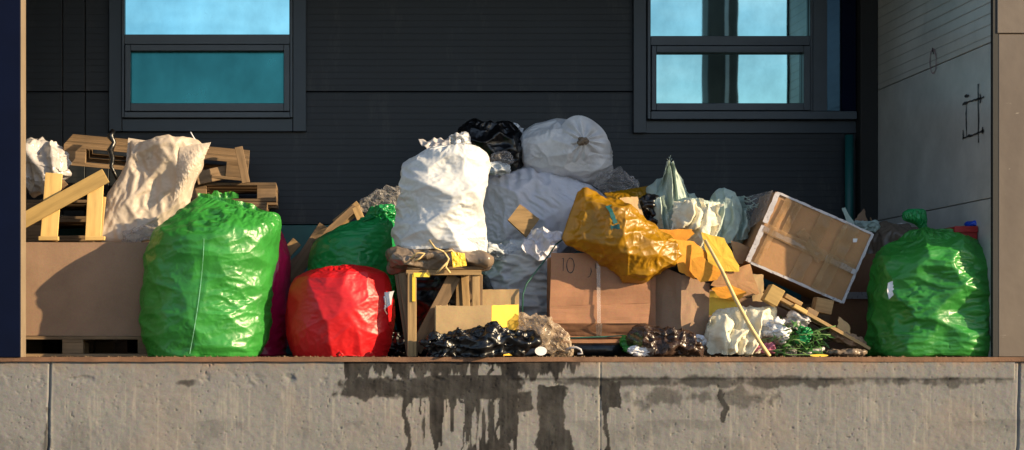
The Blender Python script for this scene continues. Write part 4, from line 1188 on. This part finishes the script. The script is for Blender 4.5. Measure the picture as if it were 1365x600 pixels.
# things behind the yellow bag
o = sheet('plastic_film', [(806, 258), (868, 248), (872, 282), (822, 278)], [.95, .98, .95, .85], M['yellow'], su=1.1, sv=1.1, seed=14, bulge=.06, floor=False, thick=.004)
tag(o, 'fold of yellow film behind the large yellow bag', 'plastic film')
o = lump('plastic_scrap', 824, 245, 27, 14, 1.5, .12, M['clear'], su=1.6, sv=1.6, seed=141, ang=12, floor=False)
tag(o, 'crumpled clear film between the round white bag and yellow film', 'scrap')
o = panel('cardboard_piece', [(826, 264), (850, 262), (858, 288), (838, 292)], [.72, .75, .72, .7], M['cardlight'], None, seed=21)
tag(o, 'small tan cardboard scrap behind the upper edge of the yellow bag', 'cardboard')
o = lump('plastic_scrap', 857, 287, 17, 22, .85, .12, M['black'], su=1.2, sv=1.2, seed=142, floor=False)
tag(o, 'black film tucked between the yellow bag and the pale green cloth', 'scrap')
# filler stuff behind (dark sacks supporting the heap)
o = soft('garbage_bag', [(474, 800, 1010), (460, 790, 1020), (400, 790, 1020), (350, 800, 1000), (310, 820, 980), (292, 850, 940)], 1.55, .35, M['black'], vs=True, su=1.1, sv=1.1, seed=143, nv=81, nu=100)
tag(o, 'large black bag buried behind the boxes under the pale green cloth', 'garbage bag')

# pale green cloth
cl = thing('cloth', W(930, 330, .9), 'pale green woven cloth with a pointed peak, sunlit folds, on the heap', 'cloth')
soft('cloth_fold', [(878, 330, 925, 336), (870, 310, 935, 325), (866, 285, 938, 305), (866, 258, 936, 280), (870, 245, 926, 262), (882, 228, 912, 246), (889, 218, 900, 222), (892, 215, 895, 215)],
     .95, .10, M['palegreen'], cl, su=1.08, sv=1.04, fc=((9, .06, (1.8, 1, .6)), (26, .02, (1.6, 1, .7))), seed=151, e=1, nv=121, nu=160, bend=.35, floor=False, goal=.015, noise=.02)
soft('cloth_fold', [(888, 318, 940, 345), (884, 296, 960, 322), (896, 276, 966, 300), (910, 268, 964, 274), (930, 268, 950, 268)],
     .74, .09, M['palegreen'], cl, su=1.14, sv=1.12, fc=((8, .035, (1.2, 1, .8)),), seed=152, e=1, nv=121, nu=160, bend=.3, floor=False, noise=.02)
soft('cloth_fold', [(950, 330, 985, 330), (938, 312, 996, 318), (938, 290, 998, 295), (946, 272, 994, 275), (956, 260, 982, 264), (962, 258, 972, 259)],
     .85, .14, M['palegreen'], cl, su=1.1, sv=1.05, fc=((10, .06, (1.6, 1, .8)), (40, .015, (1.5, 1, .8))), seed=153, e=1, nv=101, nu=140, bend=.35, floor=False, noise=.02)
sheet('cloth_fold', [(912, 268), (962, 272), (952, 340), (900, 318)], [.66, .64, .58, .62], M['cream'], cl, su=1.1, sv=1.06, seed=154, bulge=.06, floor=False, noise=.02, folds=(2.3, .04), fc=((6, .03, (1, 1, 1)),))
sheet('cloth_fold', [(889, 216), (897, 216), (938, 300), (866, 292)], [.86, .86, .80, .80], M['palegreen'], cl, su=1.06, sv=1.03, seed=156, bulge=.04, folds=(2.2, .07), floor=False)
sheet('cloth_fold', [(866, 268), (884, 262), (900, 326), (874, 322)], [.74, .72, .70, .74], M['palegreen'], cl, su=1.06, sv=1.03, seed=157, bulge=.03, folds=(1.5, .05), floor=False)
sheet('cloth_fold', [(944, 268), (990, 262), (1000, 318), (938, 334)], [.74, .76, .74, .66], M['palegreen'], cl, su=1.06, sv=1.03, seed=158, bulge=.05, folds=(2.6, .06), floor=False)
sheet('cloth_fold', [(900, 268), (935, 266), (960, 300), (895, 306)], [.66, .66, .60, .60], M['cream'], cl, su=1.05, sv=1.05, seed=159, bulge=.06, folds=(1.7, .06), floor=False)
for q in ((893, 216, 892, 209), (893, 216, 896, 211), (893, 216, 889, 212), (893, 213, 894, 207)):
    tube('frayed_thread', [W(q[0], q[1], .88), W(q[2], q[3], .87)], .0018, M['palegreen'], cl, n=4)
for i in range(12):
    a = rnd.uniform(0, 1); x_ = 985 + a * 8; y_ = 262 + a * 25
    tube('frayed_thread', [W(x_, y_, .75), W(x_ + rnd.uniform(5, 14), y_ + rnd.uniform(-4, 3), .7), W(x_ + rnd.uniform(12, 26), y_ + rnd.uniform(-9, 6), .66)], .002, M['palegreen'], cl, n=4)

# box under the yellow bag neck
b2 = thing('cardboard_box', W(920, 474, .5), 'plain dusty brown carton with a soft bent front, right of box marked 10', 'box')
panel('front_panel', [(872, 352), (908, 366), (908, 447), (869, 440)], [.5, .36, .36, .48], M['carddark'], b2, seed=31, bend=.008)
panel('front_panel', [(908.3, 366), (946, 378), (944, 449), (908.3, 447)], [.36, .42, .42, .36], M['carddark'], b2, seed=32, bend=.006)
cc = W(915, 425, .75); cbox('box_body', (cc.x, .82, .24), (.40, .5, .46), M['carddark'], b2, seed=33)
panel('side_panel', [(946.3, 388), (984, 388), (982, 422), (945, 420)], [.42, .36, .34, .42], M['cardyellow_lit'], b2, seed=34)  # yellow stands in for sun falling on this flap
def torn(name, poly, y, m, label, th=.006, seed=1, dy=0.0):
    """ragged torn piece of cardboard from a px polygon, depth varies by dy across x"""
    r = random.Random(seed); pts = []
    n = len(poly)
    for i in range(n):
        a, b_ = poly[i], poly[(i + 1) % n]
        for t in np.linspace(0, 1, 6, endpoint=False):
            pts.append((a[0] + (b_[0] - a[0]) * t + r.uniform(-.8, .8), a[1] + (b_[1] - a[1]) * t + r.uniform(-.8, .8)))
    cx = sum(p_[0] for p_ in pts) / len(pts); cy = sum(p_[1] for p_ in pts) / len(pts)
    k = len(pts); V = []
    for off in (0, th):
        for ring in (1, .55):
            for p_ in pts:
                x_, y2 = cx + (p_[0] - cx) * ring, cy + (p_[1] - cy) * ring
                V.append(W(x_, y2, y + dy * (x_ - cx) / 40 + off + (0 if ring == 1 else -.001) + .0015 * math.sin(x_ * .3 + y2 * .2))[:])
        V.append(W(cx, cy, y + off - .0015)[:])
    Fc = []; st_ = 2 * k + 1
    for s_ in (0, 1):
        b0 = s_ * st_
        for i in range(k):
            j = (i + 1) % k
            q = [b0 + i, b0 + j, b0 + k + j, b0 + k + i]; t3 = [b0 + k + i, b0 + k + j, b0 + 2 * k]
            Fc += [q if s_ else q[::-1], t3 if s_ else t3[::-1]]
    for i in range(k):
        j = (i + 1) % k; Fc.append([i, j, st_ + j, st_ + i])
    o = put(name, V, Fc, m, None, smooth=False); return tag(o, label, 'cardboard')
torn('cardboard_piece', [(868, 306), (922, 306), (926, 312), (905, 330), (880, 322)], .44, M['cardorange'], 'torn orange cardboard flap at the neck of the yellow bag', seed=1)
torn('cardboard_piece', [(890, 318), (925, 322), (945, 340), (925, 372), (905, 362), (900, 340)], .34, M['cardorange'], 'torn orange brown cardboard strip left of the stick', seed=2, dy=.05)
torn('cardboard_piece', [(922, 345), (935, 342), (962, 362), (955, 374), (934, 376), (922, 366)], .28, M['cardorange'], 'small ragged bright orange cardboard scrap above the carton', seed=3)
torn('cardboard_piece', [(935, 310), (966, 318), (985, 355), (985, 362), (960, 362), (945, 352)], .36, M['cardyellow_lit'], 'bright yellow cardboard sheet standing between cloth and taped box', seed=4)
torn('cardboard_piece', [(957, 364), (1000, 352), (1012, 392), (992, 396), (948, 380)], .38, M['card'], 'brown cardboard flap below the taped box', seed=5)
torn('cardboard_piece', [(948, 384), (975, 380), (996, 390), (985, 400), (960, 398)], .33, M['cardorange'], 'thin torn brown cardboard edge behind the stick', seed=6)
torn('cardboard_piece', [(1003, 366), (1018, 366), (1018, 402), (1003, 402)], .52, M['cardlight'], 'narrow tan cardboard strip under the left corner of taped box', seed=7)
torn('cardboard_piece', [(975, 320), (1000, 330), (990, 352), (978, 350)], .6, M['card'], 'shaded brown cardboard behind the yellow sheet', seed=8)
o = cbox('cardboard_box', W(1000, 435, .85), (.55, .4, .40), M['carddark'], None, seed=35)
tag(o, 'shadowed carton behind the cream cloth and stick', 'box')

# cream cloth + stick
cr = thing('cloth', W(985, 474, .25), 'cream white cloth bundled on the dock edge behind the stick', 'cloth')
soft('cloth_fold', [(945, 470, 1005, 473), (939, 455, 1018, 468), (940, 440, 1020, 452), (944, 425, 1026, 436), (955, 415, 1034, 424), (968, 412, 1036, 412), (990, 412, 1030, 408)],
     .38, .12, M['cream'], cr, su=1.12, sv=1.1, fc=((7, .045, (1.1, 1, .9)),), seed=161, e=1, nv=121, nu=160, bend=.4, goal=.014, noise=.025)
sheet('cloth_fold', [(946, 424), (992, 414), (1002, 472), (944, 471)], [.28, .25, .20, .22], M['cream'], cr, su=1.06, sv=1.04, seed=162, bulge=.05, noise=.02, bend=.45, folds=(1.6, .06))
sheet('cloth_fold', [(985, 412), (1034, 410), (1030, 440), (990, 450)], [.25, .28, .24, .20], M['cream'], cr, su=1.05, sv=1.04, seed=163, bulge=.05, noise=.02, bend=.45, folds=(1.3, .05))
sheet('cloth_fold', [(972, 440), (1022, 436), (1012, 472), (962, 472)], [.19, .20, .17, .17], M['cream'], cr, su=1.05, sv=1.04, seed=164, bulge=.03, noise=.02, bend=.45, folds=(2.2, .05))
stk = tube('stick', [W(940, 320, .30), W(962, 360, .24), W(980, 398, .16), W(998, 432, .085), W(1014, 458, .045), W(1026, 475, .03)], .0135, M['stick'], n=10, taper=[.8, .9, .95, 1, 1, .9])
tag(stk, 'long pale wooden stick leaning in front of the cream cloth', 'stick')

# brown film + scraps
o = lump('plastic_film', 892, 456, 43, 20, .17, .11, M['brownfilm'], fc=((14, .07, (1, 1, 1)), (50, .03, (1, 1, 1))), su=1.6, sv=1.5, seed=171, ang=10, nv=105, nu=144)
tag(o, 'crumpled smoky brown film in front of the dusty carton', 'plastic film')
o = lump('plastic_scrap', 842, 458, 11, 15, .22, .06, M['green'], su=1.35, sv=1.35, seed=172, ang=40, nv=49, nu=64)
tag(o, 'small green film scrap beside the smoky brown film', 'scrap')
for cx, cy, rx, ry, lab in ((847, 467, 10, 6, 'pale blue paper scrap at the left of the smoky brown film'), (862, 469, 9, 5, 'second pale blue scrap under the smoky brown film'),
                            (925, 457, 13, 9, 'pale blue film scrap between brown film and cream cloth'), (853, 473, 8, 2.5, 'flat white scrap on the dock edge below pale blue paper')):
    o = lump('plastic_scrap', cx, cy, rx, ry, .12 if cx < 900 else .3, .03, M['whitefilm'], su=1.12, sv=1.12, seed=int(cx), nv=41, nu=48); tag(o, lab, 'scrap')

# ================================================================== TAPED BOX
TB = W(1079, 330, .54)
roll = R(23.6)
Xv = Vector((math.cos(roll), 0, -math.sin(roll))); Zv = Vector((math.sin(roll), 0, math.cos(roll))); Yv = Vector((0, 1, 0))
rotm = Matrix((Xv, Yv, Zv)).transposed()
bw, bh, bd = 141 * .005225, 101 * .005225, .44
tbx = thing('cardboard_box', TB - Vector((0, 0, .4)), 'large brown box tilted on its corner, wrapped in white printed tape', 'box')
def loc3(u, v, d): return TB + Xv * (u * bw / 2) + Zv * (v * bh / 2) + Yv * d
cbox('box_body', TB + Yv * (bd / 2), (bw, bd, bh), M['card'], tbx, rot=rotm, seed=41, jit=.004, n=20)
def strip(name, u0, v0, u1, v1, wd, m, d=-.009, th=.0015, seed=0, parent=tbx):
    a, b_ = loc3(u0, v0, d), loc3(u1, v1, d)
    n = 40; X = (b_ - a); L = X.length; X.normalize(); side = X.cross(Vector((0, -1, 0))).normalized()
    r = np.random.RandomState(seed); V = []; ts = np.linspace(0, 1, n)
    e1 = (fbm(ts * L * 30, ts * 0, seed, 2) - .5) * .004; e2 = (fbm(ts * L * 30, ts * 0 + 9, seed + 3, 2) - .5) * .008
    bmp = (fbm(ts * L * 14, ts * 0, seed + 5, 2) - .5) * .006
    for i, t in enumerate(ts):
        p_ = a + X * L * t + Vector((0, bmp[i], 0))
        V += [p_ + side * (wd / 2 + e1[i]), p_ - side * (wd / 2 + e2[i])]
    V += [v_ + Vector((0, th, 0)) for v_ in V]
    Fc = [[2 * i, 2 * i + 1, 2 * i + 3, 2 * i + 2] for i in range(n - 1)] + [[2 * n + 2 * i + 2, 2 * n + 2 * i + 3, 2 * n + 2 * i + 1, 2 * n + 2 * i] for i in range(n - 1)]
    return put(name, [v_[:] for v_ in V], Fc, m, parent)
strip('tape', -.98, .99, .98, .99, .016, M['tapewhite'], seed=1)
strip('tape', .985, 1, .985, -1, .018, M['tapewhite'], seed=2)
strip('tape', -.9, -.985, .97, -.985, .018, M['tapewhite'], seed=3)
strip('tape', -1.01, -.02, -.3, -.055, .034, M['tapewhite'], d=-.011, seed=4)
strip('tape', -.32, -.056, .2, -.08, .020, M['tapewhite'], d=-.0115, seed=15)
strip('tape', .35, -.08, .97, -.12, .038, M['tapewhite'], d=-.011, seed=16)
strip('tape', -.965, .98, -.965, .12, .036, M['tapewhite'], d=-.012, seed=5)
strip('tape', -.965, -.08, -.965, -1, .036, M['tapewhite'], d=-.012, seed=6)
strip('clear_tape', .44, .9, .38, -.9, .035, M['tapeclear'], d=-.017, seed=17)
strip('clear_tape', -.3, .3, .3, -.2, .07, M['tapeclear'], d=-.018, seed=18)
strip('clear_tape', -.52, .95, -.56, -.0, .05, M['tapeclear'], d=-.013, seed=7)
strip('clear_tape', .06, .95, -.02, -.95, .09, M['tapeclear'], d=-.014, seed=8)
strip('clear_tape', .58, .98, .46, -.98, .11, M['tapeclear'], d=-.015, seed=9)
strip('clear_tape', -.95, -.0, .9, -.09, .07, M['tapeclear'], d=-.016, seed=10)
strip('clear_tape', -.72, .95, -.8, -.95, .05, M['tapeclear'], d=-.0135, seed=14)
# wad of film on its left shoulder
o = sheet('film_flap', [(996, 262), (1030, 254), (1018, 290), (992, 310)], [.88, .56, .54, .74], M['clear'], tbx, su=1.1, sv=1.1, seed=17, floor=False)
sheet('paper_mark', [(1137, 318), (1143, 318), (1142, 323), (1137, 323)], [.52] * 4, M['paper'], tbx, n=(13, 13), su=1.0, sv=1.0, noise=.0005, floor=False)

# box in shadow behind and other dark things
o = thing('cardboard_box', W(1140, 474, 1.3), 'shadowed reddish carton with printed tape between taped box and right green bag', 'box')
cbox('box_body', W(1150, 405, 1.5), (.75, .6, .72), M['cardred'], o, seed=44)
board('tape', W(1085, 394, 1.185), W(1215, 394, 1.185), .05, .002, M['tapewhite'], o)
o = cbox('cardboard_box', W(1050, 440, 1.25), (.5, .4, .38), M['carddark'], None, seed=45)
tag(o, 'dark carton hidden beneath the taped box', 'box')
# supports directly under taped box: wooden piece with blocks (broken pallet)
bp2 = thing('broken_pallet', W(1085, 460, .35), 'broken pallet piece sloping under the taped box, pale board with blocks', 'pallet piece')
board('deck_board', W(1020, 388, .30), W(1157, 465, .30), .022, .10, M['wood'], bp2)
c = W(1030, 394, .24); rr = Matrix.Rotation(R(29), 3, 'Y')
box('block', c, (.10, .1, .12), M['woodlight'], bp2, rot=rr)
box('block', W(1096, 408, .42), (.12, .1, .10), M['wood'], bp2, rot=Matrix.Rotation(R(12), 3, 'Y'))
box('block', W(1056, 400, .36), (.13, .08, .03), M['wood'], bp2, rot=rr)
box('block', W(1066, 412, .26), (.10, .05, .028), M['woodlight'], bp2, rot=rr)
box('block', W(1082, 416, .28), (.08, .05, .035), M['woodold'], bp2, rot=rr)
board('deck_board', W(1040, 405, .55), W(1150, 462, .55), .03, .10, M['woodold'], bp2)
o = torn('cardboard_piece', [(1118, 422), (1132, 432), (1134, 448), (1124, 452), (1116, 438)], .3, M['cardlight'], 'curled tan cardboard scrap on the sloping pallet piece', seed=11)
o = lump('plastic_scrap', 1128, 452, 22, 7, .35, .08, M['carddark'], su=1.2, sv=1.2, seed=181, ang=20, nv=41, nu=60); tag(o, 'brown crumpled paper under the sloping pallet piece', 'scrap')
o = lump('plastic_scrap', 1130, 470, 26, 5, .2, .08, M['wrap'], su=1.3, sv=1.3, seed=182, nv=41, nu=80); tag(o, 'flat brown litter on the floor left of the right green bag', 'scrap')
o = torn('cardboard_piece', [(1122, 278), (1127, 276), (1140, 300), (1132, 304)], .85, M['palegreen'], 'pale upright strip sticking up behind the taped box', seed=12)
o = torn('cardboard_piece', [(1140, 292), (1152, 278), (1158, 300), (1156, 310), (1142, 306)], 1.3, M['carddark'], 'dark cardboard tip behind the top right corner of taped box', seed=13)
o = lump('plastic_scrap', 1155, 303, 14, 8, 1.05, .1, M['palegreen'], su=1.4, sv=1.4, seed=183, floor=False, nv=49, nu=64); tag(o, 'small pale rag heap right behind the taped box', 'scrap')

# plants and litter in the gap
fw = thing('wilted_bouquet', W(1070, 474, .25), 'wilted green stems and leaves thrown under the sloping board', 'plants')
for i in range(34):
    x0 = rnd.uniform(1010, 1080); y0 = rnd.uniform(440, 471); L = rnd.uniform(14, 52); a = rnd.uniform(-.7, .5); yy = rnd.uniform(.1, .45)
    pts = [W(x0 + L * t * math.cos(a), min(473, y0 + L * t * math.sin(a) + 5 * t * t), yy) for t in np.linspace(0, 1, 6)]
    tube('stem', pts, .004, M['stem'], fw, n=5)
Vl, Fl = [], []
for i in range(240):
    x0 = rnd.uniform(1028, 1108); y0 = rnd.uniform(418, 471)
    if y0 < 420 + (x0 - 1030) * .35: continue
    c = W(x0, y0, rnd.uniform(.1, .5)); a = Vector([rnd.gauss(0, 1) for _ in range(3)]).normalized(); b_ = a.cross(Vector([rnd.gauss(0, 1) for _ in range(3)])).normalized()
    L = rnd.uniform(.02, .055); wd = L * .25; k = len(Vl)
    n_ = a.cross(b_)
    Vl += [c - a * L, c + b_ * wd + n_ * .004, c + a * L, c - b_ * wd + n_ * .004, c + n_ * -.003]
    Fl += [[k, k + 1, k + 4], [k + 1, k + 2, k + 4], [k + 2, k + 3, k + 4], [k + 3, k, k + 4]]
lf = put('leaves', [v[:] for v in Vl], Fl, M['leaf'], fw); lf['kind'] = 'stuff'
for i, (cx, cy, rx, ry, mm, lab) in enumerate((
        (1035, 440, 16, 14, 'whitefilm', 'pale lilac film piece right of the cream cloth'),
        (1048, 465, 14, 6, 'clear', 'clear film scrap on the floor by the stick foot'),
        (1062, 428, 12, 10, 'foil', 'greyish film between leaves under the block'),
        (1020, 464, 10, 7, 'petal', 'crumpled pinkish flower wrap at the foot of the stick'),
        (1040, 452, 12, 5, 'cream', 'cream rag edge beside the wilted stems'),
        (1082, 468, 16, 3, 'foil', 'flat white film strip on the floor under the leaves'),
        (1072, 447, 8, 12, 'green2', 'green film tip among the wilted leaves'))):
    o = lump('plastic_scrap', cx, cy, rx, ry, .2 + .05 * (i % 3), .05, M[mm], su=1.4, sv=1.4, seed=190 + i, ang=rnd.uniform(-30, 30), nv=49, nu=64); tag(o, lab, 'scrap')
disc('paper_scrap', 1092, 474, 12, 1.8, .08, M['yellowtape'], 'flat yellowish round scrap on the dock edge below the leaves', 'scrap')

# ================================================================== RIGHT
def fgr(v, u):
    vv = v + 0 * u
    return 1.03 + 1.0 * np.clip((vv - .84) / .16, 0, 1) ** 1.5, 1.07 + .04 * np.exp(-((vv - .25) / .15) ** 2)
rg = thing('garbage_bag', W(1242, 476, .5), 'bright green tied bag with a white paper patch, at the right by the pillar', 'garbage bag', 'green plastic bags')
soft('bag_film', [(474, 1172, 1312), (470, 1160, 1324), (458, 1157, 1328), (435, 1160, 1329), (410, 1162, 1329), (385, 1163, 1327), (362, 1166, 1324), (345, 1172, 1318), (332, 1184, 1308), (322, 1198, 1294), (315, 1210, 1268), (309, 1222, 1244), (305, 1228, 1238)],
     .42, .385, M['green'], rg, fn=fgr, seed=201, e=.86, vs=True, nv=217, nu=280, bend=.3, goal=.005, dp=.6, fc=((28, .045, (1, 1, 1)), (130, .012, (.8, .8, 1.3))), its=(90, 70, 50, 35), noise=.02)
# tied top
def neck_tuft(name, rows, y, dep, m, parent, seed, su=1.8):
    return soft(name, rows, y, dep, m, parent, su=su, sv=1.15, seed=seed, nv=61, nu=120, floor=False, bend=.15, goal=.04, noise=.006)
neck_tuft('bag_neck', [(1226, 312, 1240, 312), (1227, 306, 1237, 306), (1219, 298, 1234, 300), (1206, 292, 1234, 290), (1204, 284, 1233, 282), (1210, 279, 1228, 279)], .5, .06, M['green2'], rg, 202)
tube('tie', [W(1226 + 7 * (1 + math.cos(t)) , 308 + 1.5 * math.sin(t), .5 - .045 * math.sin(t)) for t in np.linspace(0, 2 * math.pi, 16)], .005, M['paper'], rg, n=6)
def patch(name, quad, m, parent, off=.006, n=9):
    c = [np.array(q, float) for q in quad]; V = []
    pts = []
    for i in range(n):
        for j in range(n):
            u, v = j / (n - 1), i / (n - 1)
            p_ = (c[0] * (1 - u) + c[1] * u) * (1 - v) + (c[3] * (1 - u) + c[2] * u) * v
            pts.append(tuple(p_))
    P = onbag(pts, 0); ymin = sorted(p_.y for p_ in P)[len(P) // 2]
    V = [(p_.x, min(p_.y, ymin + .01) * .5 + ymin * .5 - off, p_.z) for p_ in P]
    V += [(a, b_ + .0015, c_) for a, b_, c_ in V]
    Fq = grid_faces(n, n, False)
    return put(name, V, np.vstack([Fq[:, ::-1], Fq + n * n]), m, parent)
patch('paper_tag', [(505, 390), (523, 389), (521, 406), (512, 413)], M['paper'], rb)
patch('paper_patch', [(1177, 378), (1197, 373), (1195, 391), (1183, 399)], M['paper'], rg)

# red crates in the dark corner, blue bag in the upper one
def red_crate(z, x0, x1, d0, d1, dz, label):
    t = thing('plastic_crate', ((x0 + x1) / 2, (d0 + d1) / 2, z), label, 'crate', 'red plastic crates')
    th = .01; Mr = M['redplastic']
    bx('bottom', x0, x1, d0, d1, z, z + th, Mr, t)
    bx('side_wall', x0, x1, d0, d0 + th, z + th + .001, z + dz, Mr, t)
    bx('side_wall', x0, x1, d1 - th, d1, z + th + .001, z + dz, Mr, t)
    bx('side_wall', x0, x0 + th, d0 + th + .001, d1 - th - .001, z + th + .001, z + dz, Mr, t)
    bx('side_wall', x1 - th, x1, d0 + th + .001, d1 - th - .001, z + th + .001, z + dz, Mr, t)
    bx('rim', x0 - .006, x1, d0 - .012, d0 - .001, z + dz - .04, z + dz + .002, Mr, t)
    bx('handle_slot', (x0 + x1) / 2 - .04, (x0 + x1) / 2 + .04, d0 - .004, d0 - .001, z + dz - .1, z + dz - .07, M['gasket'], t)
for z, x0, d0, d1, dz, lab in ((.002, 4.38, .44, .84, .34, 'lowest red plastic crate in the corner behind the right green bag'), (.352, 4.38, .44, .84, .34, 'middle red plastic crate in the corner behind the right green bag'), (.702, 4.53, .27, .84, .19, 'top red plastic crate under the blue film by the right pillar')):
    red_crate(z, x0, 4.682, d0, d1, dz, lab)
o = lump('plastic_scrap', 1299, 299, 11, 4, .38, .07, M['blueplastic'], su=1.3, sv=1.3, seed=211, floor=False, nv=49, nu=64); tag(o, 'blue film lying on the top red crate by the right pillar', 'scrap')
# dark heap of film and cardboard behind the right bag
o = soft('plastic_heap', [(474, 1165, 1280), (460, 1150, 1290), (400, 1145, 1290), (350, 1146, 1288), (322, 1152, 1284), (310, 1165, 1270), (303, 1185, 1245)], 1.5, .3, M['wrap'], vs=True, su=1.1, sv=1.1, seed=212, nv=121, nu=160, goal=.02, fc=((30, .07, (1, 1, 1)), (120, .02, (1, 1, 1))))
tag(o, 'brown shiny film heap between taped box and right green bag', 'film heap')
for i, (a, b_, c_, d_, lab) in enumerate(((1262, 312, 1275, 288, 'short dark stick rising from the heap behind the right green bag'), (1240, 300, 1268, 304, 'dark slat lying behind the knot of the right green bag'), (1160, 290, 1168, 308, 'thin twig rising behind the small pale rag heap'))):
    o = tube('stick', [W(a, b_, 1.25), W(c_, d_, 1.25)], .012 if i < 2 else .005, M['woodold'], n=6); tag(o, lab, 'stick')
o = tube('pipe', [W(1271, 312, 1.4), W(1271, 281, 1.4)], .018, M['foil'], n=10); tag(o, 'short pale upright pipe behind the right green bag', 'pipe')
o = panel('board_piece', [(1170, 300), (1225, 296), (1228, 304), (1172, 308)], [1.8, 1.8, 1.75, 1.75], M['paper'], None, seed=61); tag(o, 'pale flat board behind the brown film heap', 'board')

# crumbs along the dock edge
rr_ = random.Random(5); V, Fc = [], []
for i in range(420):
    x = rr_.uniform(-1.75, 4.65); y = rr_.uniform(-.01, .2); s = rr_.uniform(.002, .007); k = len(V)
    c = Vector((x, y, .006 + s * .3))
    for dx, dy, dz in ((-1, 0, 0), (1, 0, 0), (0, -1, 0), (0, 1, 0), (0, 0, .8), (0, 0, -.8)):
        V.append((c.x + dx * s * rr_.uniform(.5, 1.6), c.y + dy * s, c.z + dz * s))
    for f in ((0, 2, 4), (2, 1, 4), (1, 3, 4), (3, 0, 4), (2, 0, 5), (1, 2, 5), (3, 1, 5), (0, 3, 5)): Fc.append([k + q for q in f])
o = put('grit', V, Fc, M['woodold'], None, smooth=False); tag(o, 'scattered crumbs and grit along the rusty dock edge', 'grit', kind='stuff')
